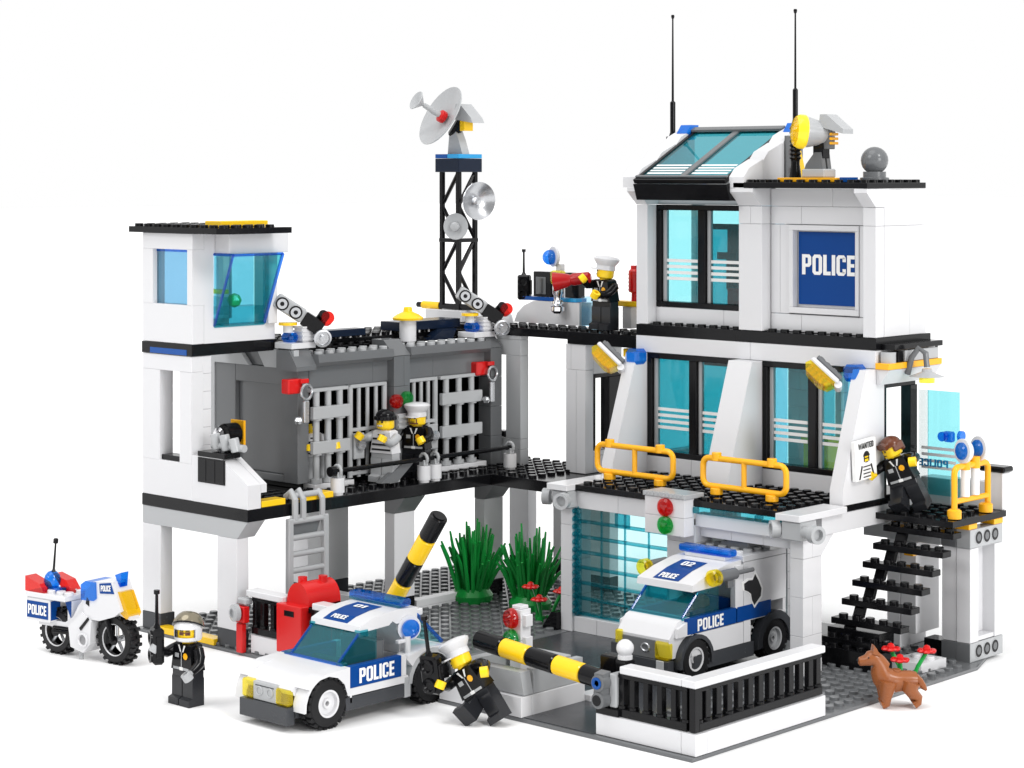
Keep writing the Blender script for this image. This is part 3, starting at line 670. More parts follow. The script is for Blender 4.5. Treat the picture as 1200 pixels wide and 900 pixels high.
def bars_fixed(y0, y1):
    m = P('grey')
    n = 3
    for k in range(n):
        y = y0+(y1-y0)*(k+.5)/n
        m.cyl((XF+.35, y, 9.65), (XF+.35, y, 16.0), .24, n=12)
        for z in (9.65, 11.6, 14.0): m.cyl((XF+.35, y, z), (XF+.35, y, z+.3), .42, n=12)
    for z in (11.7, 14.1): m.box(XF+.45, y0-.1, z, XF+.8, y1+.1, z+.85)
    m.box(XF+.1, y0-.1, 15.95, XF+.6, y1+.1, 16.2)
    return m.build('window_bars', W)
def bars_door(y0, y1, knob):
    m = P('grey')
    n = 4
    for k in range(n+1):
        y = y0+(y1-y0)*k/n; m.cyl((XF+.3, y, 9.7), (XF+.3, y, 16.1), .15 if 0 < k < n else .2, n=10)
    for z in (9.85, 12.9, 15.95): m.box(XF+.12, y0-.1, z, XF+.5, y1+.1, z+.25, .04)
    m.box(XF+.4, knob-.5, 11.0, XF+.75, knob+.5, 12.8, .05); d = m.build('barred_door', W)
    m = P('silver'); m.lathe([(.3, 0), (.36, .1), (.36, .3), (.2, .32)], (XF+.75, knob, 12.0), (1, 0, 0)); m.build('lock', d)
bars_fixed(Y0+.95, Y0+4.2); bars_door(12.2, 15.5, 12.7); bars_door(17.7, 20.6, 20.0); bars_fixed(21.0, 25.0)
# prison roof
m = P('black'); m.box(-48.3, Y0+1.05, 18.8, -43.0, Y1+.2, 19.2).studs(-48.3, Y0+1.05, 19.2, 5, 18)
m.box(-42.95, Y0+1.0, 18.6, XF-1.7, Y1-.2, 18.79)
m.studs(-42.9, Y0+1.2, 18.78, 1, 17)
m.m('navy').box(-43.4, 10.2, 19.4, -42.2, 15.6, 19.9).box(-44.5, 19.2, 19.45, -42.4, 25.5, 20.1)
m.prism([(21.6, 18.7), (24.0, 18.7), (24.4, 19.45), (23, 19.45)], 'x', -42.6, -41.7)
m.build('cell_roof', W)
# tower top
TX = -42.4
m = P('black'); m.box(-47.85, -.04, 18.8, TX, 7.3, 19.58).box(TX-.1, 7.3, 19.0, TX+.4, 9.5, 19.4); tb = m.build('tower_band', W)
m = P('blue'); m.box(-46.9, -.07, 18.84, -42.95, .2, 19.22, .01); m.build('blue_tile', tb)
m = P(); m.box(-47.8, 0, 19.6, TX, 1, 22.2).box(-47.8, 0, 25.9, TX, 1, 26.98).box(-47.8, 0, 22.2, -46.65, 1, 25.9, 0).box(-42.95, 0, 22.2, TX, 1, 25.9, 0)
m.box(TX-1, 1.0, 19.6, TX-.005, 7.2, 20.7, 0).box(TX-1, 1.0, 25.5, TX-.005, 7.2, 26.98, 0).box(TX-1, 1.0, 20.7, TX-.005, 1.8, 25.5, 0).box(TX-1, 6.2, 20.7, TX-.005, 7.2, 25.5, 0)
m.box(-47.8, 1, 19.6, -47.3, 7.2, 20.8).box(-47.8, 6.4, 20.8, -47, 7.2, 26.98).m('paleglass').box(-47.6, 1.02, 20.8, -47.5, 6.38, 26.9, .01).box(-46.98, 6.9, 19.6, -44.4, 7.0, 26.9, .01).m('white')
m.box(TX+.02, 1.9, 25.62, TX+1.5, 7.15, 26.97).box(TX+.02, 6.3, 20.7, TX+.4, 7.1, 25.6)
m.build('tower_cabin', W)
m = P('paleglass'); m.box(-46.65, .35, 22.2, -42.95, .5, 25.9, .0); 
m.m('tblue').box(-46.65, .3, 25.72, -42.95, .5, 25.9, .01); m.build('cabin_window', W)
m = P('teal'); xb = TX+.02; xt = TX+2.0; za, zb = 20.75, 25.55; ya, yb = 1.85, 6.2
m.add([(xb, ya, za), (xb, yb, za), (xt, yb, zb), (xt, ya, zb), (xb-.12, ya, za), (xb-.12, yb, za), (xt-.12, yb, zb), (xt-.12, ya, zb)], [[0, 1, 2, 3], [7, 6, 5, 4], [0, 4, 5, 1], [3, 2, 6, 7], [0, 3, 7, 4], [1, 5, 6, 2]])
m.prism([(xb, za), (xt, zb), (xb, zb)], 'y', ya, ya+.1).prism([(xb, za), (xt, zb), (xb, zb)], 'y', yb-.1, yb)
m.m('tblue').tube([(xb, ya, za), (xt, ya, zb)], .09, n=6).tube([(xb, yb, za), (xt, yb, zb)], .12, n=6).tube([(xt, ya, zb), (xt, yb, zb)], .1, n=6).tube([(xb, ya, zb), (xt, ya, zb)], .1, n=6)
m.m('tealdk').tube([(xb, ya, za), (xb, yb, za)], .13, n=6); m.m('teal').box(xb-1.5, ya, za, xb, yb, za+1.2, .02)
m.build('bay_window', W, label='blue-green bay window leaning outwards')
m = P('black'); m.prism([(-48.8, -.4), (-39.4, -.4), (-38.8, .3), (-38.8, 5.6), (-48.8, 5.6)], 'z', 27.0, 27.4); m.studs(-48.8, -.4, 27.4, 10, 5, lambda x, y: -43 < x < -40.6 and 1 < y); tr = m.build('tower_roof', W)
m = P('yellow'); m.box(-42.7, 1.3, 27.42, -41.0, 5.4, 27.82); m.build('yellow_tile', tr)
m = P('tgreen'); m.sphere((-42.4, 3.6, 22.4), .5, 8); m.build('green_stone', W)
m = P('tyellow'); m.box(-44.9, 3.2, 22.8, -43.2, 3.8, 23.1); m.m('teal').box(-46.5, 3, 21.4, -43, 3.8, 22.6); m.build('console', W)

# link bridge
Bt = thing('link_bridge', 'white link with black studded roof joining the cell block to the station', 'bridge', (-48, 27, 0))
m = P('black'); m.box(-47.8, 27.25, 18.9, -33.2, 31.4, 19.5).box(-33.18, 27.2, 18.6, -26.55, 31.4, 19.5)
m.studs(-40.5, 27.3, 19.5, 14, 3); m.build('bridge_roof', Bt)
m = P('grey'); m.wall(-40.4, 27.3, 9.22, -37.9, 28.2, 11.2, bl=3).wall(-40.4, 27.3, 17.4, -37.9, 28.2, 18.88, bl=3).box(-39.4, 27.3, 11.2, -37.9, 28.2, 17.4).m('black').box(-40.3, 27.2, 11.25, -39.4, 28, 11.7)
m.build('bridge_pier', Bt, label='light grey pier with a narrow slit window')
m = P(); m.wall(-33.4, 27.3, 9.22, -31.5, 28.2, 18.58, bl=1, rh=7.5); m.build('bridge_pier', Bt)
m = P(); m.wall(-32.4, 28.2, 9.22, -31.5, 31.4, 10.8, bl=4); m.build('bridge_wall', Bt)
m = P(); m.wall(-32.4, 28.2, 16.4, -31.5, 31.4, 18.58, bl=4); m.build('bridge_wall', Bt)
m = P('yellow'); m.box(-28.2, 27.6, 17.9, -26.55, 28.4, 18.5); m.build('yellow_brick', Bt)
m = P('black'); m.box(-32.3, 28.25, 10.82, -31.45, 28.4, 16.38).box(-32.3, 28.4, 16.1, -31.45, 31.4, 16.38).box(-32.3, 29.9, 10.82, -31.45, 31.3, 16.1); m.build('door_frame', Bt)
for x, y in ((-44.0, 32.6), (-40.3, 33.6), (-34, 30.6)):
    m = P(); m.wall(x, y, 1.2, x+2, y+1, 8.38, bl=2, rh=6); m.m('black').box(x, y, .02, x+2, y+1, 1.19); m.build('column', Bt)
# mast
M = thing('antenna_mast', 'black lattice mast carrying a big satellite dish and two small dishes', 'mast', (-47.8, 29, 19.5))
x0, y0, x1, y1 = -47.7, 28.9, -45.9, 30.7
m = P('black')
for x in (x0, x1):
    for y in (y0, y1): m.box(x-.17, y-.17, 20.6, x+.17, y+.17, 31.1)
for k in range(4):
    za, zb = 20.7+k*2.6, 20.7+(k+1)*2.6
    for (xa, ya), (xb, yb) in (((x0, y0), (x1, y0)), ((x1, y0), (x1, y1)), ((x0, y1), (x1, y1)), ((x0, y0), (x0, y1))):
        a, b = ((xa, ya), (xb, yb)) if k % 2 else ((xb, yb), (xa, ya))
        m.tube([(a[0], a[1], za), (b[0], b[1], zb)], .15, n=6)
for z in (20.7, 25.9): m.box(x0-.2, y0-.2, z-.25, x1+.2, y1+.2, z+.05)
m.build('lattice', M)
m = P('white'); m.box(-49, 28.3, 19.52, -45, 31.2, 20.4).sphere((-43, 29.6, 19.6), 1.6, 16, (1.1, 1, .8)); m.m('black').cyl((-50.5, 29, 20.65), (-44.2, 29, 20.65), .22).m('yellow').cyl((-49.9, 29, 20.65), (-48, 29, 20.65), .3); m.build('mast_base', M)
m = P('navy'); m.box(x0-.4, y0-.4, 31.1, x1+.4, y1+.4, 32.15); m.m('blue').box(x0-.4, y0-.4, 32.17, x0+.9, y1+.4, 32.5).m('azure').box(x0+.92, y0-.4, 32.17, x1+.4, y1+.4, 32.5); m.build('mast_head', M)
m = P('grey'); m.prism([(-47.6, 32.5), (-46.0, 32.5), (-46.4, 33.6), (-46.8, 34.4), (-47.4, 34.4)], 'y', 29.4, 30.2).m('black').tube([(-47.4, 29.8, 34.0), (-46.0, 29.6, 35.4)], .45, n=8).m('yellow').box(-46.1, 29.2, 34.3, -45.6, 30.2, 35.3).m('grey').prism([(-46.6, 35.2), (-44.6, 34.9), (-44.8, 35.3), (-46.0, 36.4), (-46.5, 36.4)], 'y', 29.1, 30.4)
m.build('dish_bracket', M)
def dish(c, d, r, depth, mt, th=.1, hub='red'):
    d = V(d).normalized(); n = 8; pf = []
    for k in range(n+1): a = r*k/n; pf.append((a, depth*(k/n)**2))
    pf2 = [(a, z-th) for a, z in pf[::-1]]
    m = P(mt); m.lathe(pf+[(r+.03, depth-th/2)]+pf2, c, d, n=32, cap=False)
    return m
d = V((-.24, -.84, .47)); c = V((-47.6, 29.2, 35.25))
m = dish(c, d, 2.55, .6, 'grey'); dd = m.build('satellite_dish', M)
m = P('red'); m.lathe([(.3, .1), (.5, .2), (.5, .6), (.3, .7)], c, d, n=10).m('grey').lathe([(.22, .6), (.25, 1.2), (.2, 2.2), (.12, 2.3), (.2, 2.4), (.8, 3.0), (.75, 3.05), (.1, 2.8)], c, d, n=16); m.build('feed_horn', dd)
m = dish(V((-44.6, 29.4, 28.9)), (.98, -.25, -.05), 1.45, .6, 'silver'); m.m('silver').tube([(-46, 29.6, 28.9), (-44.6, 29.4, 28.9)], .15); m.m('silver').lathe([(.35, .05), (.35, .35), (.2, .4)], (-44.6, 29.4, 28.9), (.98, -.25, -.05)); m.build('small_dish', M)
m = dish(V((-45.6, 28.3, 26.9)), (.35, -.9, 0), 1.0, .12, 'grey'); m.m('grey').lathe([(.35, .05), (.35, .3), (.2, .35)], (-45.6, 28.3, 26.9), (.35, -.9, 0)); m.m('black').tube([(-45.9, 28.9, 26.9), (-45.6, 28.4, 26.9)], .12); m.build('small_dish', M)
# roof surveillance units
def rcam(x, y, z, lb):
    t = thing('surveillance_unit', lb, 'camera', (x, y, z), group='roof surveillance units')
    m = P('white'); m.box(x-.9, y-.6, z+.02, x+.9, y+1.6, z+.42).box(x-.2, y+.5, z+.42, x+.8, y+1.5, z+1.5, .1)
    for k in range(4): m.box(x-.25, y+.45, z+.55+k*.28, x+.85, y+1.55, z+.68+k*.28, .02)
    m.build('unit_base', t)
    m = P('tblue'); m.box(x-.6, y-.4, z+.45, x+.6, y+.4, z+1.1, .2); m.build('blue_lamp', t)
    m = P('yellow'); m.lathe([(.65, 0), (.65, .2)], (x-.2, y, z+1.6)).m('white').cyl((x-.2, y, z+1.1), (x-.2, y, z+1.62), .35); m.build('yellow_cap', t)
    T = Matrix.Translation((x+.2, y+1.0, z+2.2)) @ Matrix.Rotation(R(48), 4, 'Z') @ Matrix.Rotation(R(33), 4, 'Y')
    m = P('grey'); m.T = T; m.box(-2.2, -.7, -.5, .1, .6, .5, .12); m.m('black').box(.1, -.6, -.55, 1.6, .55, .45, .05)
    cb = m.build('camera_body', t)
    m = P('silver'); m.T = T
    for xx in (-1.65, -.55):
        m.m('black').cyl((xx, -.7, 0), (xx, -.78, 0), .46); m.m('silver').cyl((xx, -.75, 0), (xx, -.85, 0), .35); m.m('black').cyl((xx, -.8, 0), (xx, -.88, 0), .15)
    m.build('lens', cb)
    m = P('black'); m.T = T; m.cyl((1.2, .2, .4), (1.2, -.3, .9), .4); m.m('tred').cyl((1.5, -.1, .65), (1.5, -.75, .9), .45); m.build('red_lamp', cb)
    m = P('silver'); m.T = T; m.lathe([(.2, 0), (.62, .1), (.62, .3), (.5, .32), (.45, .15), (.2, .15), (.2, .35), (.01, .35)], (1.9, -.6, -.5), (.3, -1, 0)); m.build('headlight', cb)
rcam(-41.3, 7.6, 18.95, 'surveillance unit with two round lenses at the tower end of the cell roof')
rcam(-41.0, 25.3, 18.75, 'surveillance unit with two round lenses at the bridge end of the cell roof')
t = thing('roof_vent', 'white roof vent with a yellow cone cap in the middle of the cell roof', 'vent', (-42.0, 19.6, 18.6))
m = P('white'); m.cyl((-42, 19.6, 18.7), (-42, 19.6, 20.3), .62, ch=.05); m.build('vent_pipe', t)
m = P('yellow'); m.lathe([(1.1, 0), (1.15, .15), (.8, .4), (.35, .6), (.3, .9), (.2, .95)], (-42, 19.6, 20.3)); m.build('vent_cap', t)
# handcuff hangers
def cuffs(y, lb):
    t = thing('handcuff_hanger', lb, 'handcuffs', (-40.3, y, 16.4), group='handcuffs on red hooks')
    m = P('red'); m.box(-40.5, y-1.0, 16.0, -39.7, y+.3, 17.0, .08).box(-39.7, y-.1, 16.7, -39.4, y+.6, 17.0, .04); m.build('red_hook', t)
    m = P('silver'); m.tube([(-39.4+.0, y+.35+.48*math.cos(k*math.pi/6), 16.1+.52*math.sin(k*math.pi/6)) for k in range(12)], .1, closed=True, n=8)
    m.box(-39.55, y+.1, 14.0, -39.3, y+.55, 15.5, .05); m.sphere((-39.4, y-.35, 14.2), .3, 8); m.build('handcuffs', t)
cuffs(7.1, 'grey handcuffs hanging from a red hook beside the near cell window')
cuffs(25.5, 'grey handcuffs hanging from a red hook at the far end of the cells')
t = thing('cell_signal', 'red and green round lamps on the grey pier between the two cell doors', 'signal lamp', (-39.4, 16.5, 14.9))
m = P('tred'); m.lathe([(.2, 0), (.5, .02), (.5, .3), (.35, .42), (.1, .45)], (-39.58, 16.0, 14.8), (1, -.2, 0)); m.build('red_lamp', t)
m = P('tgreen'); m.lathe([(.2, 0), (.5, .02), (.5, .3), (.35, .42), (.1, .45)], (-39.58, 17.0, 14.95), (1, -.2, 0)); m.build('green_lamp', t)
m = P('grey'); m.box(-39.58, 16.0, 12.8, -39.3, 17.4, 13.9)
for k in range(3): m.box(-39.3, 16.0, 12.9+k*.34, -39.2, 17.4, 13.1+k*.34, .01)
m.build('grille', t)
# safety bar along the ledge
t = thing('ledge_bar', 'long black bar held by grey clips on white posts along the cell ledge', 'barrier rail', (-37.2, 8, 9.2))
m = P('black'); m.cyl((-37.2, 7.8, 10.85), (-37.2, 25.8, 10.85), .16).cyl((-37.2, 7.6, 10.85), (-37.2, 8.0, 10.85), .35); m.build('bar', t)
for y in (8.3, 16.5, 17.6, 25.4):
    m = P('white'); m.lathe([(.38, .02), (.38, .2), (.48, .2), (.48, 1.2)], (-37.2, y, 9.2), n=16); m.build('post', t)
    m = P('grey'); m.box(-37.45, y-.22, 10.4, -36.95, y+.22, 10.8).tube([(-37.2+.36*math.cos(R(a)), y, 10.87+.36*math.sin(R(a))) for a in range(-60, 220, 35)], .12); m.build('clip', t)
# ladder
t = thing('ladder', 'grey ladder hooked over the edge of the cell ledge behind the red mailbox', 'ladder', (-36.1, 3, 0))
m = P('grey'); m.box(-36.5, 3.0, .9, -36.1, 3.45, 8.3, .06).box(-36.5, 6.1, .9, -36.1, 6.55, 8.3, .06); m.build('side_rail', t)
for k in range(7):
    m = P('grey'); m.cyl((-36.3, 3.3, 1.6+k*1.08), (-36.3, 6.3, 1.6+k*1.08), .2); m.build('rung', t)
m = P('dgrey'); m.prism([(3.7, 7.0), (5.7, 7.0), (6.1, 8.0), (3.45, 8.0)], 'x', -36.6, -36.45)
m.m('grey').tube([(-36.3, 3.7, 8.2), (-36.3, 3.7, 9.5), (-36.7, 3.7, 10.0), (-37.2, 3.7, 9.6)], .22).tube([(-36.3, 4.4, 8.2), (-36.3, 4.4, 9.5), (-36.7, 4.4, 10.0), (-37.2, 4.4, 9.6)], .22).tube([(-36.3, 6.1, 8.2), (-36.3, 6.1, 9.4), (-36.7, 6.1, 9.8), (-37.2, 6.1, 9.5)], .2).cyl((-36.7, 3.6, 9.7), (-36.7, 6.3, 9.7), .2)
m.build('hook', t)
# tower gate things: reel and levers
t = thing('alarm_drum', 'black drum with a chrome front and yellow plate at the tower parapet', 'alarm drum', (-42.6, 2.6, 12.2))
m = P('black'); m.cyl((-42.9, 3.0, 13.3), (-42.9, 4.2, 13.3), .75, ch=.08).box(-43.6, 2.9, 9.2, -42.6, 3.8, 12.6); m.build('drum', t)
m = P('chrome'); m.lathe([(.6, 0), (.6, .1), (.4, .2), (.1, .15)], (-43.2, 3.0, 13.2), (0, -1, 0)); m.build('chrome_front', t)
m = P('orange'); m.box(-43.6, 4.25, 12.4, -42.2, 4.45, 14.2); m.build('yellow_plate', t)
t = thing('control_levers', 'row of grey control levers on the black parapet ledge', 'levers', (-41.2, .7, 12.6))
m = P('grey'); m.cyl((-41.2, .8, 12.95), (-38.2, 1.0, 12.95), .25)
for k in range(3): m.cyl((-40.7+k*.95, .8, 12.7), (-40.9+k*.95, .7, 13.75-(k == 2)*.15), .34, ch=.05)
m.build('levers', t)

# bridge roof furniture
t = thing('roof_desk', 'white rounded desk on the bridge roof with blue top strip', 'desk', (-40.3, 29.6, 19.7))
m = P('white'); m.prism([(-40.6, 19.72), (-34.0, 19.72), (-34.0, 21.4), (-38.6, 21.4), (-39.6, 21.0), (-40.3, 20.4)], 'y', 29.5, 30.9); m.build('desk_body', t)
m = P('blue'); m.box(-40.0, 29.6, 21.42, -36.3, 30.8, 21.7).m('azure').box(-36.25, 29.6, 21.42, -34.4, 30.8, 21.7); m.build('desk_top', t)
m = P('paleglass'); m.box(-33.9, 29.6, 19.72, -32.3, 30.8, 21.9); m.build('side_box', t)
t = thing('equipment_rack', 'black and grey radio equipment boxes standing on the roof desk', 'radio equipment', (-38.6, 30, 21.7))
m = P('black'); m.box(-38.9, 29.8, 21.72, -37.1, 30.7, 23.6).m('dgrey').box(-38.6, 29.75, 21.9, -37.6, 29.8, 23.2).cyl((-38.1, 29.7, 22), (-38.1, 29.7, 23.1), .2); m.build('radio_box', t)
m = P('black'); m.box(-35.9, 30, 21.72, -34.5, 30.7, 23.6); m.build('radio_box', t)
m = P('white'); m.box(-36.9, 30.1, 21.72, -36.4, 30.6, 24.2); m.build('white_post', t)
t = thing('beacon', 'transparent blue round beacon with white rim above the roof desk', 'beacon', (-37.0, 30.0, 24.2))
m = P('tblue'); m.sphere((-37.3, 29.9, 24.7), .58, 14); m.build('blue_lens', t); m = P('white'); m.lathe([(.75, -.1), (.78, .15), (.6, .15)], (-37.1, 30.2, 24.75), (-.4, -1, 0)); m.build('rim', t)
t = thing('torch', 'silver torch with a yellow head standing on the roof desk', 'torch', (-35.9, 29.6, 21.0))
m = P('chrome'); m.lathe([(.3, 0), (.55, .2), (.55, .5), (.35, .6), (.5, .75), (.5, .9), (.3, 1.0), (.3, 1.3), (.42, 1.5), (.42, 2.2)], (-35.6, 28.9, 20.6), n=16); m.build('torch_body', t)
m = P('tyellow'); m.lathe([(.5, 2.2), (.58, 2.4), (.58, 3.1), (.4, 3.2)], (-35.6, 28.9, 20.6), n=12); m.build('torch_head', t)
t = thing('side_table', 'small table with yellow top on white legs at the right end of the bridge roof', 'table', (-30.4, 30, 19.7))
for q in ((-30.2, 29.9, -29.4, 30.6), (-28.6, 29.9, -27.9, 30.6), (-33.0, 30.9, -32.2, 31.3)): m = P('white'); m.box(q[0], q[1], 19.72, q[2], q[3], 21.3); m.build('table_leg', t)
m = P('yellow'); m.box(-32.9, 29.8, 21.32, -27.6, 30.9, 21.7); m.build('table_top', t)
def handset(loc, rz, sc, mt, lb, grp=None, rx=0, ant=True):
    t = thing('walkie_talkie', lb, 'walkie-talkie' if ant else 'handset', loc, rz, grp)
    t.scale = (sc,)*3; t.rotation_euler = (rx, 0, rz)
    m = P(mt); m.box(-.5, -.3, 0, .5, .3, 1.9, .12)
    for z in (.45, 1.4): m.lathe([(.38, 0), (.38, .1), (.26, .12), (.2, .02)], (0, -.3, z), (0, -1, 0), n=14)
    m.box(.5, -.15, .4, .6, .15, 1.5); m.build('handset_body', t, w=False)
    m = P('black' if ant else mt)
    if ant: m.lathe([(.2, 1.9), (.1, 2.1), (.08, 3.6), (.16, 3.65), (.16, 3.85)], (-.05, 0, 0), n=10)
    else: m.lathe([(.35, 1.9), (.35, 2.1), (.15, 2.2)], (0, 0, 0), n=10)
    m.build('aerial', t, w=False); return t
handset((-39.9, 29.9, 21.4), R(20), 1.0, 'black', 'black walkie-talkie with thin aerial at the left end of the roof desk', 'black walkie-talkies')
t = thing('handset', 'small red ribbed handset standing on the yellow table top', 'handset', (-29.3, 30.3, 21.7))
m = P('red'); m.lathe([(.3, 0), (.28, .6), (.5, .7), (.5, 2.2), (.35, 2.35), (.35, 2.6)], (-29.3, 30.3, 21.7), n=14).cyl((-29.0, 30.2, 22.6), (-28.5, 30.1, 22.6), .15)
for k in range(5): m.lathe([(.53, 0), (.53, .08)], (-29.3, 30.3, 22.5+k*.28), n=14)
m.build('handset_body', t)
# ================================================================== FENCES, BARRIERS, STREET THINGS
def spindles(m, x0, y0, x1, y1, n, z=1.2):
    m.m('black')
    ax = abs(x1-x0) > abs(y1-y0)
    if ax: m.box(x0, y0+.2, z+.02, x1, y0+.8, z+.45).box(x0, y0+.25, z+2.1, x1, y0+.75, z+2.4)
    else: m.box(x0+.2, y0, z+.02, x0+.8, y1, z+.45).box(x0+.25, y0, z+2.1, x0+.75, y1, z+2.4)
    for k in range(n+1):
        t = k/n
        px = x0+(x1-x0)*t if ax else x0+.5; py = y0+.5 if ax else y0+(y1-y0)*t
        px = min(max(px, min(x0, x1)+.2), max(x0, x1)-.2) if ax else px; py = py if ax else min(max(py, y0+.2), y1-.2)
        m.box(px-.17, py-.22, z+.4, px+.17, py+.22, z+2.15, .03)
        m.cyl((px, py, z+.45), (px, py, z+.6), .3, n=10)
t = thing('railing_fence', 'black spindle railing with white base and white coping round the parked van', 'fence', (-7, 0, 0), group='black spindle fences')
m = P(); m.wall(-7, .01, .02, -.0, 1, 1.19, bl=6).box(-.99, 1.01, .02, 0, 12, 1.19); m.build('base_wall', t)
m = P('black'); m.box(-7, 0, 1.2, -5.4, 1, 1.6); spindles(m, -5.6, 0, -.8, 0, 5); spindles(m, -1.0, .6, -1, 12, 12); m.box(-.6, .2, 1.22, -.2, .6, 3.6); m.build('railing', t)
m = P(); m.box(-5.3, 0, 3.62, -1.0, 1, 4.02, .05).box(-.99, 0, 3.62, 0, 12, 4.02, .05); m.build('coping', t)
t = thing('railing_fence', 'black spindle railing with white base and white coping beside the tower column', 'fence', (-36.9, 0, 0), group='black spindle fences')
m = P(); m.wall(-36.4, 0, .02, -26.8, 1, 1.19, bl=6); m.build('base_wall', t)
m = P('black'); spindles(m, -36.6, 0, -26.8, 0, 10); m.build('railing', t)
m = P(); m.box(-36.9, 0, 3.62, -33.3, 1, 4.02, .05); m.build('coping', t)
m = P(); m.box(-30.5, 0, 3.62, -26.6, 1, 4.02, .05); m.build('coping', t)
m = P(); m.box(-26.55, -.0, .02, -25.6, 1, 3.6); m.build('end_post', t)
t = thing('mailbox', 'red rounded letter box with a black slot standing in the left fence', 'mailbox', (-33.1, -.3, 0))
m = P('red'); m.box(-33.5, -.35, .62, -31.1, .6, 3.7, .05)
m.prism([(-33.2, 3.5)]+[(-32.15-1.05*math.cos(R(a)), 3.75+1.3*math.sin(R(a))) for a in range(0, 181, 12)]+[(-31.1, 3.5)], 'y', .3, 3.0)
m.box(-33.2, .6, .6, -31.1, 3.0, 3.7, .03)
m.cyl((-32.5, 1.0, 4.8), (-32.5, 1.0, 5.3), .3).cyl((-31.9, 2.2, 4.8), (-31.9, 2.2, 5.3), .3); m.build('box_body', t)
m = P('black'); m.box(-32.7, -.39, 3.0, -31.8, -.34, 3.35, .01); m.build('letter_slot', t)
t = thing('grey_lamp_post', 'short red post with a round grey lamp beside the tower column', 'lamp post', (-37.4, -.6, 0))
m = P('red'); m.box(-37.3, -.5, 0, -36.7, -.1, 1.9, .05).box(-37.4, -.5, 1.95, -36.5, .0, 3.0, .05); m.build('post', t)
m = P('grey'); m.lathe([(.3, 0), (.56, .05), (.56, .35), (.3, .45), (.28, .3), (.1, .3)], (-37.1, -.5, 2.6), (-.2, -1, 0)).box(-37.5, -.3, 3.05, -36.6, .4, 3.5, .1); m.build('lamp', t)
def traffic(m_loc, h, lb, grp):
    x, y, z = m_loc
    t = thing('traffic_light', lb, 'traffic light', m_loc, group=grp)
    m = P(); m.wall(x-.45, y-.45, z, x+.45, y+.45, z+h, bl=1)
    m.box(x+.4, y-.3, z+h-1.0, x+.75, y+.3, z+h-.3).box(x+.4, y-.3, z+h-2.3, x+.75, y+.3, z+h-1.6).box(x-.35, y-.35, z+h, x+.35, y+.35, z+h+.2); m.build('post', t)
    for zz, mm, nn in ((h-.55, 'tred', 'red_lamp'), (h-1.8, 'tgreen', 'green_lamp')):
        m = P(mm); m.lathe([(.2, 0), (.6, .02), (.6, .25), (.5, .42), (.35, .38), (.2, .48), (.05, .48)], (x-.15, y-.45, z+zz), (-.25, -1, 0), n=18); m.build(nn, t)
    return t
traffic((-16.0, 3.6, 1.0), 4.2, 'white post with red and green lamps at the kerb left of the barrier', None)
t = thing('kerb_planter', 'white kerb block with a hollow grey trough behind the running officer', 'kerb block', (-19.2, -.3, 0))
m = P(); m.wall(-18.9, -.3, .02, -12.3, .6, 1.19, bl=6).box(-13.29, .61, .02, -12.3, 5.2, 1.19).box(-12.8, 5.21, .02, -11.9, 6.8, .42).box(-18.9, 4.2, .02, -13.3, 5.2, 1.19)
m.build('kerb_wall', t)
m = P('grey'); m.prism([(.0, 1.22), (.8, 1.22), (.5, 2.6), (-.3, 2.6)], 'x', -16.8, -12.4).prism([(-13.3, 1.22), (-12.4, 1.22), (-12.4, 2.6), (-12.9, 2.6)], 'y', .82, 5.1).box(-16.8, 4.3, 1.22, -13.3, 5.1, 2.6).box(-17.4, -.2, 1.22, -16.8, 5.1, 2.6)
m.build('trough', t)
def barrier(name, lb, hinge, d, nseg, seglen, first, blocks):
    t = thing(name, lb, 'barrier', hinge, group='striped barrier poles')
    h = V(hinge); d = V(d).normalized()
    seq = ['black', 'yellow']; p = h.copy()
    m = P('black'); L0 = 0
    for k in range(nseg):
        m.m(seq[(k+first) % 2]); ln = seglen if k else seglen*.7
        a = p+d*.02; b = p+d*(ln-.02); m.cyl(a, b, .56, n=20, ch=.07); p = p+d*ln
    m.m('black').cyl(p, p+d*.05, .4, n=16)
    m.build('striped_pole', t)
    blocks(t); return t
def blk2(t):
    m = P('dgrey'); m.prism([(-.5, 1.9), (.3, 1.65), (.55, 1.9), (.5, 3.2), (.2, 3.6), (-.4, 3.5)], 'x', -7.0+.25, -6.1)
    m.T = Matrix.Identity(4); m.lathe([(.45, 0), (.45, .9)], (-6.4, -.55, 3.0), (0, 1, 0)).lathe([(.45, 0), (.45, .9)], (-6.4, -.55, 2.05), (0, 1, 0)); m.m('grey').box(-6.1, .1, 1.65, -5.6, .9, 3.5, .05)
    m.build('hinge_block', t)
    m = P('blue'); m.lathe([(.33, 0), (.33, .05), (.2, .06), (.15, .0)], (-6.45, -.56, 3.0), (0, -1, 0)); m.m('black').lathe([(.3, 0), (.3, .02)], (-6.45, -.56, 2.05), (0, -1, 0)); m.build('pivot_pin', t)
barrier('barrier', 'lowered black and yellow barrier pole across the driveway entrance', (-6.9, .5, 2.95), (-1, .0, .085), 5, 2.05, 0, blk2)
def blk1(t):
    m = P('black'); m.box(-25.5, .2, .0, -24.3, 1.3, 3.9); m.build('hinge_block', t)
BX = (-24.83, .8, 3.75)
barrier('barrier', 'raised black and yellow barrier pole standing up behind the patrol car', BX, (.58, 0, .815), 5, 1.78, 0, blk1)
t = thing('ball_bollard', 'black post with a shiny white ball on top in front of the van', 'bollard', (-6.6, 1.6, 0))
m = P('black'); m.box(-6.7, 1.3, 0, -5.9, 2.1, 4.0, .05).box(-8.1, 1.6, 1.5, -6.9, 2.6, 4.0, .08); m.build('post', t)
m = P('white'); m.lathe([(.42, 4.0), (.42, 4.2), (.3, 4.25)], (-6.3, 1.7, 0)).sphere((-6.3, 1.7, 4.6), .5, 16); m.build('ball', t)
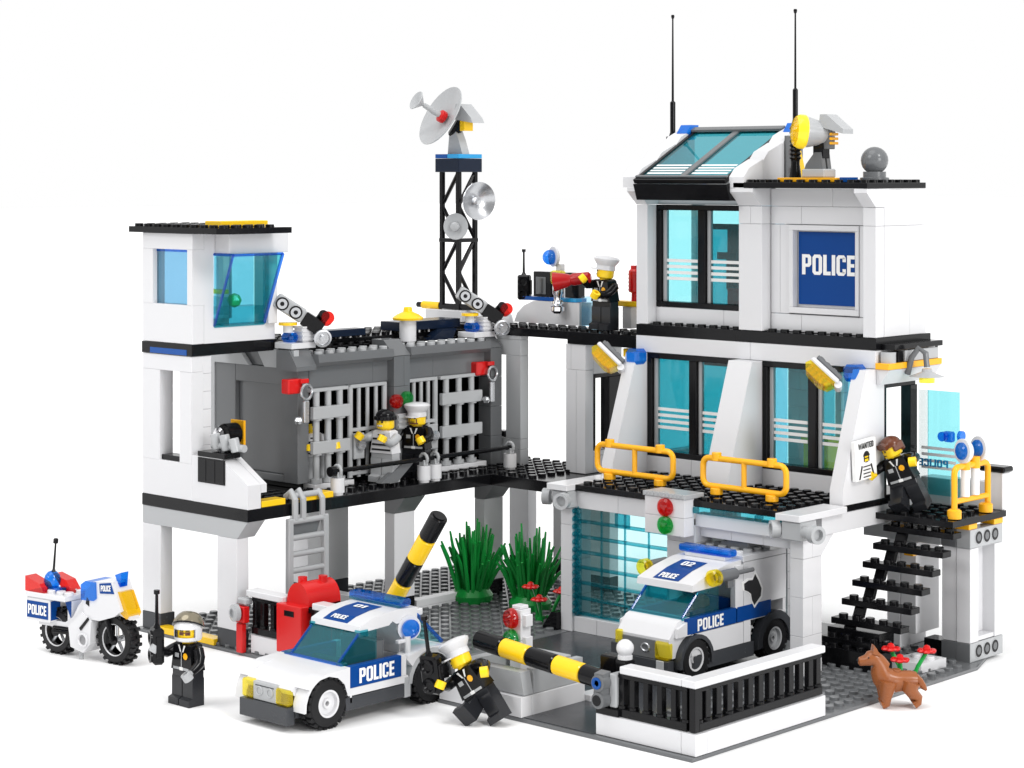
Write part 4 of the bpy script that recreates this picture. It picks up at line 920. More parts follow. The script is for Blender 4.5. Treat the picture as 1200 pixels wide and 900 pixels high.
# plants
def plant(x, y, lb, seed, h=5.2):
    rn = random.Random(seed)
    t = thing('spiky_plant', lb, 'plant', (x, y, 0), group='spiky green plants')
    m = P('leaf'); m.lathe([(1.5, 0), (1.55, .5), (1.2, 1.0)], (x, y, 0.02), n=16); m.build('plant_base', t)
    m = P('leaf')
    for k in range(64):
        a = rn.uniform(0, 2*math.pi); r0 = rn.uniform(.1, 1.2); sp = rn.random()**.8*1.55
        hh = h*(1-.32*(sp/1.55)**2)*rn.uniform(.72, 1.08)
        p0 = V((x+r0*math.cos(a), y+r0*math.sin(a), .8)); p1 = V((x+(r0+sp)*math.cos(a+rn.uniform(-.2, .2)), y+(r0+sp)*math.sin(a), hh))
        pm = p0.lerp(p1, .62)+V((0, 0, .25)); m.tube([p0, pm, p1], .1, n=5, rs=[.16, .14, .08])
    m.build('leaves', t)
plant(-37.6, 21.8, 'tall spiky green plant, left one of the pair in front of the columns', 3, 5.6)
plant(-32.6, 22.6, 'tall spiky green plant next to the garage, with red flowers beside it', 5, 5.6)
t = thing('flowers', 'small clump of red flowers in front of the right spiky plant', 'flowers', (-29.3, 20.3, 0))
flower(-29.6, 20.2, 2.2, t, -.6, -.2); flower(-29.2, 20.0, 1.5, t, .1, -.3); flower(-28.9, 20.6, 2.0, t, .7, .4)

# ================================================================== VEHICLES
def wheel(t, x, y, z, r, w, side, rim='white', name='wheel'):
    """axle along x; side=+1 faces +x"""
    x0 = x-w if side > 0 else x
    m = P('tyre'); m.lathe([(r*.56, 0), (r*.9, .02), (r*.97, .12), (r*.97, w-.12), (r*.9, w-.02), (r*.56, w), (r*.56, w*.5), (r*.55, .02)], (x0, y, z), (1, 0, 0), n=36, cap=False)
    for k in range(22):
        a = 2*math.pi*k/22; m.T = Matrix.Translation((x0, y, z)) @ Matrix.Rotation(a, 4, 'X')
        m.box(.03, -.1*r, r*.93, w*.46, .1*r, r*1.04, .02).box(w*.54, .05*r, r*.93, w-.03, .25*r, r*1.04, .02)
    m.T = Matrix.Identity(4); tw = m.build(name, t, w=False)
    m = P(rim); xo = x0+w if side > 0 else x0
    d = (side, 0, 0); b = (xo-side*w*.45, y, z)
    m.lathe([(r*.1, .0), (r*.1, w*.3), (r*.2, w*.34), (r*.22, w*.2), (r*.45, w*.18), (r*.47, w*.42), (r*.55, w*.44), (r*.56, w*.1), (r*.56, 0)], b, d, n=28)
    m.build('rim', tw, w=False); return tw
def arch(m, x0, x1, y, z, ri, ro, a0=0, a1=180, n=12):
    """wheel arch as a thick half ring, axis along x"""
    vs = []; fs = []
    for k in range(n+1):
        a = R(a0+(a1-a0)*k/n); c, s_ = math.cos(a), math.sin(a)
        for xx in (x0, x1):
            for rr in (ri, ro): vs.append((xx, y+rr*c, z+rr*s_))
    for k in range(n):
        o = 4*k; p = o+4
        fs += [[o, o+1, p+1, p], [o+2, p+2, p+3, o+3], [o, p, p+2, o+2], [o+1, o+3, p+3, p+1]]
    fs += [[0, 2, 3, 1], [4*n, 4*n+1, 4*n+3, 4*n+2]]
    return m.add(vs, fs)
# --- patrol car: local x right, front toward -y, z from the wheels' contact
C = thing('police_car', 'white police patrol car with blue POLICE door sticker and clear blue windows', 'car', (-22.15, -4.9, -.2))
def CB(m, name, par=None, **k): return m.build(name, par or C, w=False, **k)
m = P('dkgrey'); m.box(-2.05, -6.2, .4, 2.05, -5.6, 1.4).box(-2.0, -5.5, .7, 2.0, 6.0, 1.45).box(1.0, -2.6, .75, 2.98, 2.6, 1.5).box(-2.98, -2.6, .75, -1, 2.6, 1.55); CB(m, 'chassis')
m = P('white')
m.prism([(-5.85, 2.35), (-5.3, 2.7), (-4.5, 3.0), (-3.6, 3.15), (-2.0, 3.2), (-2.0, 2.0), (-5.6, 2.0)], 'x', -2.0, 2.0)
m.box(-2.0, -2.4, 1.5, 1.98, 2.6, 2.0).box(-1.98, 2.6, 1.5, 1.98, 6.4, 3.0).box(-1.95, 2.6, 3.0, 1.95, 3.3, 4.75, .05)
CB(m, 'body')
for a, b in ((2.0, 3.0), (-3.0, -2.0)):
    m = P('white')
    m.prism([(-5.1, 2.85), (-4.0, 3.12), (-2.3, 3.2), (-2.3, 1.6), (-2.45, 1.6), (-2.7, 2.3), (-3.2, 2.75), (-3.9, 2.95), (-4.6, 2.85), (-5.3, 2.4), (-5.55, 2.5)], 'x', a, b)
    arch(m, a+.01, b-.02, -3.92, 1.32, 1.66, 1.8, -5, 185)
    CB(m, 'front_wing')
    m = P('white')
    m.prism([(2.2, 2.9), (2.4, 3.1), (3.6, 3.35), (5.2, 3.3), (6.5, 2.9), (6.5, 2.2), (5.9, 2.3), (5.2, 2.85), (4.25, 3.05), (3.3, 2.85), (2.7, 2.4)], 'x', a, b); CB(m, 'rear_wing')
    m = P('grey'); arch(m, a+.05, b+.02, 4.25, 1.32, 1.66, 1.95, 0, 176); m.box(a+.05, 2.0, .7, b, 2.5, 1.9, .03); CB(m, 'wheel_arch')
    m = P('sticker'); m.box(a+.6 if a > 0 else a, -2.28, 2.0, b if a > 0 else b-.6, 1.75, 3.22, .02)
    dr = CB(m, 'door', label='white car door with blue POLICE sticker' if a > 0 else None)
    m = P('white'); m.box(a+.6 if a > 0 else a+.01, -2.28, 1.56, b-.01 if a > 0 else b-.6, 2.3, 1.99, .02).box(a+.6 if a > 0 else a+.01, 1.76, 2.0, b-.01 if a > 0 else b-.6, 2.15, 3.22, .01); CB(m, 'door_trim', dr)
    if a > 0: lettering('POLICE', 2.75, .85, 'paper', dr, (3.012, -1.6, 2.18), (0, 1, 0), (0, 0, 1), bold=0)
for x0, x1, zt in ((-2.0, -1.1, 2.5), (.9, 2.0, 2.35)):
    m = P('tyellow'); m.box(x0, -6.1, 1.45, x1, -5.6, zt, .1); CB(m, 'headlight')
m = P('grey'); m.box(-1.1, -5.98, 1.42, .9, -5.6, 2.45, .03)
for s in (-.55, .35): m.tube([(s+.26*math.cos(R(a)), -6.0, 1.95+.24*math.sin(R(a))) for a in range(0, 360, 30)], .05, closed=True, n=6)
m.m('dkgrey').box(-.9, -6.0, 2.22, .7, -5.96, 2.28, .005)
CB(m, 'grille')
def slab(m, pts, x0, x1, th):  # slanted sheet along a yz polyline
    for (ya, za), (yb, zb) in zip(pts, pts[1:]):
        nx, nz = -(zb-za), (yb-ya); l = math.hypot(nx, nz); nx, nz = nx/l*th, nz/l*th
        m.prism([(ya, za), (yb, zb), (yb-nx, zb-nz), (ya-nx, za-nz)], 'x', x0, x1)
    return m
m = P('tealdk'); slab(m, [(-2.35, 3.22), (-.55, 4.85)], -2.0, 2.0, .12)
ws = CB(m, 'windscreen')
m = P('tblue'); m.tube([(-2.0, -2.35, 3.24), (-2.0, -.55, 4.85)], .08, n=6).tube([(2.0, -2.35, 3.24), (2.0, -.55, 4.85)], .08, n=6).tube([(-2.4, -2.4, 3.22), (2.4, -2.4, 3.22)], .12, n=6); CB(m, 'windscreen_edge', ws)
for s in (1, -1):
    m = P('teal'); m.prism([(-2.1, 3.1), (-.6, 4.8), (.7, 4.8), (.7, 3.1)], 'x', s*1.9, s*2.02).m('tealdk').box(s*1.7, -.8, 4.5, s*2.2, -.1, 4.9, .05).box(s*2.0, -2.5, 3.0, s*2.5, -2.0, 3.35, .05); CB(m, 'side_window')
m = P('dgrey'); m.box(-1.5, 1.1, 2.0, 1.5, 1.8, 3.9); CB(m, 'seat')
m = P('dkgrey'); m.box(-1.2, -1.5, 2.0, 1.2, -1.0, 3.2); CB(m, 'dashboard')
m = P('white'); m.prism([(-.75, 4.78), (-.68, 5.1), (.1, 5.4), (1.2, 5.6), (2.4, 5.68), (3.9, 5.6), (3.9, 4.85), (2.2, 4.85), (1.9, 5.05), (1.6, 4.85), (0, 4.78)], 'x', -2.1, 2.1)
m.box(-.9, 3.92, 5.0, 1.9, 4.6, 5.4, .05)
rf = CB(m, 'roof')
m = P('sticker'); slab(m, [(-.6, 5.14), (.1, 5.42), (1.2, 5.63), (2.2, 5.69)], -1.2, .9, .012); CB(m, 'roof_sticker', rf)
lettering('POLICE', 1.2, .4, 'paper', rf, (-.75, -.4, 5.26), (1, 0, 0), (0, .93, .36), bold=.07)
lettering('01', .9, .5, 'paper', rf, (-.6, 1.2, 5.66), (1, 0, 0), (0, .99, .08), bold=.07)
m = P('tblue'); m.box(-2.4, 2.5, 5.75, 2.2, 3.4, 6.2, .12).m('tealdk').box(-2.3, 2.45, 5.72, 2.1, 3.0, 5.88, .05); CB(m, 'light_bar')
m = P('teal'); slab(m, [(4.0, 5.1), (6.1, 3.2)], -1.9, 1.95, .14); m.m('tblue').tube([(1.95, 4.0, 5.1), (1.95, 6.1, 3.2)], .12, n=6); CB(m, 'rear_window')
for s in (1, -1):
    m = P('white'); m.lathe([(.4, 0), (.72, .05), (.75, .45)], (s*1.9, 3.2, 4.5), (s, -.35, 0), n=20); sl_ = CB(m, 'side_lamp')
    m = P('tblue'); m.lathe([(.5, .42), (.55, .7), (.3, .9), (.1, .8)], (s*1.9, 3.2, 4.5), (s, -.35, 0), n=16); CB(m, 'lamp_glass', sl_)
m = P('white'); m.box(2.2, 2.0, 3.75, 2.5, 2.7, 3.95, .03).cyl((2.45, 2.75, 2.6), (2.45, 2.75, 4.1), .2, n=10); CB(m, 'handle_post')
for y, in ((-3.9,), (4.25,)):
    for s in (1, -1): wheel(C, s*3.0, y, 1.42, 1.42, 1.0, s)

# --- police van in the garage bay
Vn = thing('police_van', 'white police dog van with dog head emblem and blue POLICE stripe in the garage bay', 'van', (-12.85, 17.9, 0.05))
def pw(v, ks):
    if v <= ks[0][0]: return v-ks[0][0]+ks[0][1]
    for (a, A), (b, B) in zip(ks, ks[1:]):
        if v <= b: return A+(B-A)*(v-a)/(b-a)
    return v-ks[-1][0]+ks[-1][1]
VY = [(-6.4, -6.9), (-5.8, -6.3), (-3.2, -5.45), (-2.2, -4.55), (.3, -.7), (1.5, .4), (6.35, 5.0)]
VZ = [(0, .05), (1.9, 1.5), (3.2, 2.85), (4.75, 3.88), (6.95, 5.4), (8.5, 6.95)]
def vwarp(p): return V((p.x, pw(p.y, VY), pw(p.z, VZ)))
def VB(m, name, par=None, wp=True, **k): return m.build(name, par or Vn, w=False, warp=vwarp if wp else None, **k)
m = P('dkgrey'); m.box(-2.1, -6.4, .6, 2.1, -5.8, 1.9).box(-1.9, -5.7, .8, 1.9, 6.1, 1.6).box(1.0, -2.3, .7, 2.35, 2.6, 1.9).box(-2.3, -2.3, .7, -1, 2.6, 1.9).box(-2.35, -6.45, 1.2, -1.7, -5.9, 2.5); VB(m, 'chassis')
m = P('white')
m.prism([(-6.2, 2.95), (-6.2, 3.15), (-5.4, 4.05), (-4.6, 4.5), (-3.4, 4.7), (-2.4, 4.75), (-2.4, 2.0), (-5.9, 2.0)], 'x', -2.05, 2.05)
for a, b in ((1.9, 2.3), (-2.3, -1.9)):
    m.prism([(-2.4, 4.7), (-5.3, 4.0), (-5.6, 3.2), (-2.6, 3.2)], 'x', a, b)
    m.box(a, -2.5, 1.92, b, 1.5, 3.2, .02).box(a, 1.55, 4.55, b, 6.3, 8.1, .02).box(a, 1.55, 1.92, b, 2.3, 3.2, .02)
    m.box(a, 1.55, 3.2, b, 6.3, 3.4, .02).box(a, .6, 4.6, b, 1.5, 8.0, .02)
m.box(-1.88, 1.55, 3.0, 1.88, 1.9, 8.05).box(-2.25, 6.0, 2, 2.25, 6.35, 8.1).box(-2.28, 1.5, 8.12, 2.28, 6.35, 8.5)
m.m('white').studs(-2, 1.6, 8.5, 4, 1).m('grey').studs(-2, 2.6, 8.5, 4, 3).m('dgrey')
rn = random.Random(4)
for k in range(10): m.box(-1.3+rn.random()*2.2, 3.0+rn.random()*2.4, 8.5, -.6+rn.random()*2.2, 3.6+rn.random()*2.4, 8.9+rn.random()*.3, .04)
VB(m, 'body')
for a, b in ((1.95, 2.5), (-2.5, -1.95)):
    for y, r in ((-4.5, 1.68), (3.6, 1.95)): m = P('dkgrey'); arch(m, a, b, y, 1.18, 1.43, r, -8, 188); VB(m, 'wheel_arch', wp=False)
for s in (1, -1):
    m = P('sticker'); m.box(s*1.95, -5.25, 2.9, s*2.32, -.35, 3.86, .02); dr = VB(m, 'side_stripe', wp=False, label='blue stripe with white POLICE letters' if s > 0 else None)
    m = P('sticker'); m.box(s*1.95, -.25, 2.9, s*2.32, 3.3, 3.86, .02); VB(m, 'rear_stripe', dr, wp=False)
    if s > 0: d0 = dr
dr = d0
lettering('POLICE', 2.6, .72, 'paper', dr, (2.335, -4.3, 3.0), (0, 1, 0), (0, 0, 1), bold=0)
# dog head emblem: white edge with black head
dog = [((px-660)/41, (250-py)/60-(px-660)*.29/60) for px, py in ((665, 302), (690, 267), (693, 240), (681, 213), (668, 191), (659, 213), (643, 216), (625, 230), (627, 252), (641, 256), (652, 263), (656, 285))]
EC = (1.35, 4.7)
m = P('paper'); m.prism([(EC[0]+u*1.34, EC[1]+v*1.28) for u, v in dog], 'x', 2.3, 2.335); em = VB(m, 'emblem', dr, wp=False)
m = P('ink'); m.prism([(EC[0]+u*1.1, EC[1]+v*1.06) for u, v in dog], 'x', 2.336, 2.35); VB(m, 'emblem_head', dr, wp=False)
m = P('tyellow'); m.box(-2.1, -6.42, 2.3, -1.6, -5.9, 3.3, .1); VB(m, 'headlight')
m = P('tyellow'); m.box(1.0, -6.42, 1.95, 2.1, -5.8, 3.0, .14); VB(m, 'headlight')
m = P('dgrey'); m.box(-1.6, -6.25, 1.9, 1.0, -5.9, 3.0).m('silver').tube([(.25+.3*math.cos(R(a)), -6.28, 2.5+.22*math.sin(R(a))) for a in range(0, 360, 30)], .06, closed=True, n=6).m('grey').box(1.2, -6.45, .7, 1.8, -6.3, 1.9, .04); VB(m, 'grille')
m = P('tealdk'); slab(m, [(-3.2, 4.75), (-1.6, 7.0)], -2.0, 2.0, .12); m.m('tblue').tube([(2.0, -3.2, 4.75), (2.0, -1.6, 7.0)], .09, n=6).tube([(-2, -3.2, 4.75), (-2, -1.6, 7.0)], .09, n=6)
m.m('teal').prism([(-3.0, 4.7), (-1.5, 7.0), (-.4, 7.0), (-.4, 4.7)], 'x', 1.9, 2.02).prism([(-3.0, 4.7), (-1.5, 7.0), (-.4, 7.0), (-.4, 4.7)], 'x', -2.02, -1.9).m('tealdk').tube([(-2.2, -3.3, 4.75), (2.2, -3.3, 4.75)], .16, n=6).box(1.7, -1.9, 6.55, 2.15, -1.1, 7.05, .05)
VB(m, 'windscreen')
m = P('brown'); m.box(-1.0, -.9, 4.4, .6, .5, 5.6, .3); m.m('sticker').box(-1.7, .7, 3.0, 1.7, 1.2, 5.4); VB(m, 'seat')
m = P('white'); m.prism([(-2.3, 6.95), (-2.2, 7.35), (-1.2, 7.85), (.0, 8.2), (1.4, 8.3), (1.4, 7.95), (.2, 7.6), (-.4, 6.98)], 'x', -2.2, 2.2)
rf = VB(m, 'roof')
m = P('sticker'); slab(m, [(-2.1, 7.43), (-1.2, 7.88), (-.2, 8.17)], -1.1, .9, .012); VB(m, 'roof_sticker', rf)
lettering('POLICE', 1.3, .55, 'paper', rf, (-.8, -4.25, 5.95), (1, 0, 0), (0, .93, .36), bold=.07)
lettering('02', .9, .6, 'paper', rf, (-.4, -2.6, 6.5), (1, 0, 0), (0, .97, .22), bold=.07)
m = P('tblue'); m.box(-2.05, .3, 8.5, 2.05, 1.2, 8.95, .1); m.m('white').box(-1.6, .4, 8.25, 1.6, 1.2, 8.49); VB(m, 'light_bar')
for s in (1, -1):
    m = P('dgrey'); m.cyl((s*2.75, -1.1, 7.7), (s*2.75, .1, 7.7), .36, ch=.05).cyl((s*2.75, .1, 7.7), (s*2.75, 1.9, 7.7), .14).box(s*2.2, -.4, 7.3, s*2.75, -.1, 7.6, .03).box(s*2.6, -.5, 6.9, s*2.9, -.1, 7.4, .04)
    sp = VB(m, 'spot_lamp'); m = P('tyellow'); m.lathe([(.3, 0), (.52, .05), (.52, .35), (.38, .4), (.3, .2), (.1, .2)], (s*2.75, -1.1, 7.7), (0, -1, 0), n=16); VB(m, 'lamp_glass', sp)
for y in (-4.5, 3.6):
    for s in (1, -1): wheel(Vn, s*2.42, y, 1.34, 1.34, 1.0, s, rim='white' if y < 0 else 'grey')

# --- motorcycle, long axis +x in its own frame
K = thing('police_motorcycle', 'white police motorcycle with blue windshield and rear box parked by the tower', 'motorcycle', (-43.6, -7.4, -.2), R(8)); K.scale = (1.04,)*3
def kwarp(p): return V((p.x, p.y, p.z-1.05))
def KB(m, name, par=None, **k): return m.build(name, par or K, w=False, **k)
def bwheel(x, r):
    m = P('tyre'); m.lathe([(r*.66, 0), (r*.9, .03), (r*.96, .2), (r*.96, .75), (r*.9, .92), (r*.66, .95), (r*.66, .5)], (x, .475, r), (0, -1, 0), n=36, cap=False)
    for k in range(20):
        a = 2*math.pi*k/20; m.T = Matrix.Translation((x, 0, r)) @ Matrix.Rotation(a, 4, 'Y')
        m.box(-.1, -.42, r*.92, .1, -.03, r*1.05, .02).box(.1, .03, r*.92, .3, .42, r*1.05, .02)
    m.T = Matrix.Identity(4); w = KB(m, 'wheel')
    m = P('white'); m.tube([(x+r*.66*math.cos(R(a)), -.4, r+r*.66*math.sin(R(a))) for a in range(0, 360, 15)], .06, closed=True, n=8)
    m.m('silver').lathe([(.2, 0), (.2, .7)], (x, .35, r), (0, -1, 0))
    for k in range(5):
        a = 2*math.pi*k/5+.3; m.tube([(x, -.1, r), (x+r*.66*math.cos(a), -.15, r+r*.66*math.sin(a))], .1, n=6)
    m.m('black').lathe([(.3, 0), (.3, .1)], (x, -.42, r), (0, -1, 0)); KB(m, 'rim', w)
bwheel(-2.55, 1.42); bwheel(2.55, 1.5)
m = P('white')
m.prism([(-1.1, 2.2), (-.4, 3.3), (.6, 4.3), (1.9, 4.6), (2.7, 3.5), (2.2, 2.9), (1.0, 2.6), (.6, 1.2), (-.9, .9), (-1.25, 1.3)], 'y', -.55, .55)
m.prism([(-1.0, 2.0), (.2, 3.0), (1.0, 2.5), (.9, 1.1), (.3, .5), (-.8, .75)], 'y', -.85, .85)
m.prism([(.2, 3.3), (.4, 4.3), (1.1, 4.95), (2.7, 5.1), (3.5, 3.4), (2.9, 3.0), (1.6, 2.6), (.4, 2.6)], 'y', -.75, .75)
m.prism([(1.9, 3.3), (2.2, 2.6), (2.6, 3.15), (3.9, 2.85), (3.7, 3.3), (2.8, 3.8)], 'y', -.42, .42)
m.prism([(-4.0, 1.7), (-3.9, 2.1), (-1.6, 2.1), (-.8, 2.6), (-.9, 1.6), (-1.6, 1.75)], 'y', -.52, .52)
m.lathe([(.45, 0), (.45, .1), (.35, .12), (.3, 0)], (.3, -.85, 1.3), (0, -1, 0))
m.m('black').prism([(-.0, 2.0), (.75, 2.75), (.85, 2.6), (.15, 1.85)], 'y', -.9, -.84).prism([(.45, 3.55), (.75, 3.4), (.75, 3.75), (.55, 3.95)], 'y', -.78, -.74)
KB(m, 'fairing')
m = P('black'); m.box(1.1, -.4, 1.1, 1.9, .4, 2.5, .08)
KB(m, 'engine')
m = P('black'); m.tube([(2.0, -.55, 3.0), (2.6, -.58, 1.45)], .17).tube([(2.0, .55, 3.0), (2.6, .58, 1.45)], .17); KB(m, 'fork')
m = P('black'); m.tube([(-1.0, -.5, 1.5), (-2.6, -.55, 1.45)], .14).tube([(-1.0, -.5, 1.75), (-2.6, -.55, 1.7)], .1); KB(m, 'exhaust')
m = P('grey'); m.cyl((-.2, -.5, 0), (-.2, -.5, .9), .14); KB(m, 'side_stand')
m = P('white'); m.box(-4.6, -1.0, 3.05, -2.5, 1.0, 4.5, .05).box(-4.7, -1.05, 4.52, -1.1, 1.05, 4.85, .05).box(-1.5, -.45, 3.2, -1.1, .45, 4.5)
for xx in (-2.8, -2.0, -1.3): m.stud(xx, -.5, 4.85); m.stud(xx, .5, 4.85)
bx = KB(m, 'rear_box', warp=kwarp)
m = P('sticker'); m.box(-4.52, -1.02, 3.25, -2.62, -1.0, 4.3, .004); KB(m, 'sticker', bx, warp=kwarp)
m = P('sticker'); m.box(-2.5, -.9, 3.2, -2.48, -.1, 4.4, .004); KB(m, 'side_sticker', bx, warp=kwarp)
m = P('sticker'); m.prism([(-1.7, 4.5), (-1.12, 4.5), (-1.12, 3.4)], 'y', -.5, -.46); KB(m, 'side_sticker', bx, warp=kwarp)
lettering('POLICE', 1.65, .62, 'paper', bx, (-4.4, -1.03, 2.42), (1, 0, 0), (0, 0, 1), bold=.06)
m = P('tred'); m.prism([(-4.7, 4.87), (-3.0, 4.87), (-3.4, 5.4), (-4.7, 5.8)], 'y', -1.0, -.1); KB(m, 'red_lamp', warp=kwarp)
m = P('tred'); m.prism([(-2.4, 4.87), (-1.6, 4.87), (-2.2, 5.6), (-3.4, 5.9)], 'y', .1, .9); KB(m, 'red_lamp', warp=kwarp)
m = P('tblue'); m.sphere((-3.2, -.1, 5.55), .55, 12, (1, 1, 1.1)); m.box(-3.3, -.5, 4.87, -2.2, .2, 5.15, .06); KB(m, 'blue_lamp', warp=kwarp)
m = P('black'); m.lathe([(.16, 0), (.08, .2), (.06, 1.8), (.16, 1.85), (.16, 2.1), (.1, 2.15)], (-3.1, -.1, 6.05), (.1, 0, 1), n=10); KB(m, 'aerial', warp=kwarp)
m = P('tblue'); m.prism([(.1, 3.75), (.1, 4.7), (.5, 4.95), (1.35, 4.95), (1.4, 3.95), (1.2, 3.8)], 'y', -.85, .85); KB(m, 'windshield')
m = P('tblue'); m.prism([(2.65, 5.1), (2.5, 5.45), (3.05, 5.65), (2.95, 4.75)], 'y', -.3, .3); KB(m, 'screen')
m = P('sticker'); m.prism([(1.7, 4.3), (1.65, 4.9), (2.6, 5.05), (2.9, 4.4)], 'y', -.79, -.75); KB(m, 'badge')
lettering('POLICE', .85, .36, 'paper', K, (1.8, -.8, 4.45), (1, 0, .1), (.0, 0, 1), bold=.06)
m = P('torange'); m.prism([(3.1, 3.3), (2.85, 4.5), (3.25, 4.5), (3.9, 3.2), (3.7, 2.9)], 'y', -.55, .55); KB(m, 'headlight')

# ================================================================== TOY FIGURES
def fig(name, lb, loc, rz=0, lean=0, tilt=0, head=(0, 0), legs=(0, 0), arms=((20, 8), (20, 8)), shirt='black', pants='pants', hat=None, hands='skin', face='plain', group='toy officers', roll=0, stripes=False):
    """toy person about five studs tall, front toward -y. arms = (forward swing, outward) in degrees for right(-x) and left(+x)"""
    t = thing(name, lb, 'toy person', loc, rz, group); t.rotation_euler = (R(roll), R(tilt), rz)
    m = P(pants)
    hip = V((0, 0, 1.62))
    for s, a in ((-1, legs[0]), (1, legs[1])):
        m.T = Matrix.Translation(hip) @ Matrix.Rotation(R(-a), 4, 'X') @ Matrix.Translation(-hip)
        x0, x1 = (s*.04, s*.97)
        pf = [(-.72, 0), (.42, 0), (.42, 1.55), (.3, 1.9), (.0, 2.02), (-.32, 1.9), (-.44, 1.55), (-.44, .5), (-.72, .38)]
        m.prism(pf, 'x', min(x0, x1), max(x0, x1))
    T2 = Matrix.Translation((0, 0, 1.7)) @ Matrix.Rotation(R(lean), 4, 'X') @ Matrix.Translation((0, 0, -1.7))
    m.T = T2; m.box(-.96, -.42, 1.62, .96, .42, 2.02, .04)
    m.m(shirt)
    vs = [(-.97, -.5, 2.02), (.97, -.5, 2.02), (.97, .5, 2.02), (-.97, .5, 2.02), (-.74, -.46, 3.5), (.74, -.46, 3.5), (.74, .46, 3.5), (-.74, .46, 3.5), (-.6, -.36, 3.62), (.6, -.36, 3.62), (.6, .36, 3.62), (-.6, .36, 3.62)]
    m.add(vs, [[3, 2, 1, 0], [0, 1, 5, 4], [1, 2, 6, 5], [2, 3, 7, 6], [3, 0, 4, 7], [4, 5, 9, 8], [5, 6, 10, 9], [6, 7, 11, 10], [7, 4, 8, 11], [8, 9, 10, 11]])
    for s, (fw, ow) in ((-1, arms[0]), (1, arms[1])):
        A = T2 @ Matrix.Translation((s*.82, 0, 3.15)) @ Matrix.Rotation(R(s*-ow), 4, 'Y') @ Matrix.Rotation(R(-fw), 4, 'X')
        m.T = A; m.m(shirt if not stripes else 'grey')
        m.tube([(0, 0, .22), (s*.14, 0, .1), (s*.24, 0, -.35), (s*.26, -.08, -.75), (s*.22, -.42, -1.05), (s*.2, -.62, -1.18)], .3, n=12, rs=[.2, .33, .33, .31, .27, .25])
        m.m(hands); m.cyl((s*.2, -.55, -1.14), (s*.2, -.76, -1.3), .16, n=10)
        c = V((s*.2, -.93, -1.42))
        m.lathe([(.17, -.24), (.31, -.22), (.31, .22), (.17, .24), (.17, -.24)], c, (0, .61, -.79), n=14, cap=False)
    H = T2 @ Matrix.Rotation(R(head[0]), 4, 'Z') @ Matrix.Translation((0, 0, 3.6)) @ Matrix.Rotation(R(head[1]), 4, 'X') @ Matrix.Translation((0, 0, -3.6))
    m.T = H; m.m('skin'); m.lathe([(.38, 3.55), (.38, 3.66), (.5, 3.68), (.6, 3.76), (.63, 3.88), (.63, 4.42), (.6, 4.54), (.5, 4.62), (.3, 4.64), (.3, 4.84)], n=24)
    body = m.build('body', t, w=False)
    # face
    def onhead(m, az, z, w, h, d=.02):
        q = Matrix.Rotation(R(az), 4, 'Z'); T0 = m.T.copy(); m.T = H @ q; m.box(-w/2, -.645-d*.2, z-h/2, w/2, -.62, z+h/2, .003); m.T = T0
    m = P('ink')
    onhead(m, -17, 4.22, .12, .14); onhead(m, 17, 4.22, .12, .14); onhead(m, -17, 4.38, .24, .06); onhead(m, 17, 4.38, .24, .06); onhead(m, -6, 3.94, .2, .05); onhead(m, 7, 3.95, .2, .05)
    if face == 'beard':
        m.m('brown')
        for a in (-32, -22, -11, 0, 11, 22, 32): onhead(m, a, 3.84, .14, .1)
        onhead(m, -28, 4.0, .08, .3); onhead(m, 28, 4.0, .08, .3)
    if face == 'shades':
        m.m('brown'); onhead(m, -18, 4.22, .3, .2); onhead(m, 18, 4.22, .3, .2); onhead(m, 0, 4.26, .2, .05)
    if face == 'grin': m.m('paper'); onhead(m, -10, 3.95, .22, .1); onhead(m, 8, 3.95, .22, .1)
    m.build('face', body, w=False)
    # printing
    if shirt == 'black':
        m = P('paper'); m.T = T2
        for s in (-1, 1): m.prism([(s*.06, 3.1), (s*.14, 3.1), (s*.34, 3.5), (s*.2, 3.5)], 'y', -.485, -.47)
        m.m('grey').box(-.6, -.505, 2.75, -.25, -.49, 3.0, .002).box(-.03, -.51, 2.1, .03, -.5, 3.1, .002); m.m('orange').lathe([(.2, 0), (.2, .02)], (.36, -.49, 2.88), (0, -1, 0), n=8); m.m('grey').box(-.75, -.515, 2.05, .75, -.5, 2.2, .002).m('paper').box(-.15, -.53, 2.03, .15, -.51, 2.22, .002)
        m.build('uniform_print', body, w=False)
    if stripes:
        m = P('ink'); m.T = T2
        for z in (2.2, 2.55, 2.95): m.box(-.85+.12*(z-2), -.52, z, .85-.12*(z-2), -.49, z+.13, .002)
        m.box(-.3, -.5, 3.25, .3, -.47, 3.35, .002); m.m('grey'); m.sphere((.35, -.5, 2.85), .22, 10, (1, .2, 1)); m.build('uniform_print', body, w=False)
    m = P('white'); m.T = H
    if hat == 'cap':
        m.lathe([(.66, 4.28), (.7, 4.3), (.68, 4.62), (.72, 4.68), (.92, 4.95), (.95, 5.1), (.8, 5.22), (.3, 5.3)], (0, 0, 0), n=24)
        m.m('white').prism([(-.5, -.55), (.5, -.55), (.42, -.95), (.2, -1.08), (-.2, -1.08), (-.42, -.95)], 'z', 4.28, 4.36)
        m.build('cap', body, w=False, label='white peaked cap')
    elif hat == 'helmet':
        m.lathe([(.72, 3.74), (.8, 3.8), (.82, 4.0)], n=24, cap=False); m.sphere((0, 0, 4.45), .84, 24, (1, 1, .92), .02, 1)
        vs = []; fs = []
        for k in range(17):
            a = R(-40+k*(260/16))  # wraps round the back, open at the face
            for rr in (.69, .83):
                for z in (3.9, 4.48): vs.append((rr*math.cos(a), rr*math.sin(a), z))
        for k in range(16):
            o = 4*k; p = o+4; fs += [[o, o+1, p+1, p], [o+2, p+2, p+3, o+3], [o, p, p+2, o+2], [o+1, o+3, p+3, p+1]]
        m.add(vs, fs)
        hm = m.build('helmet', body, w=False)
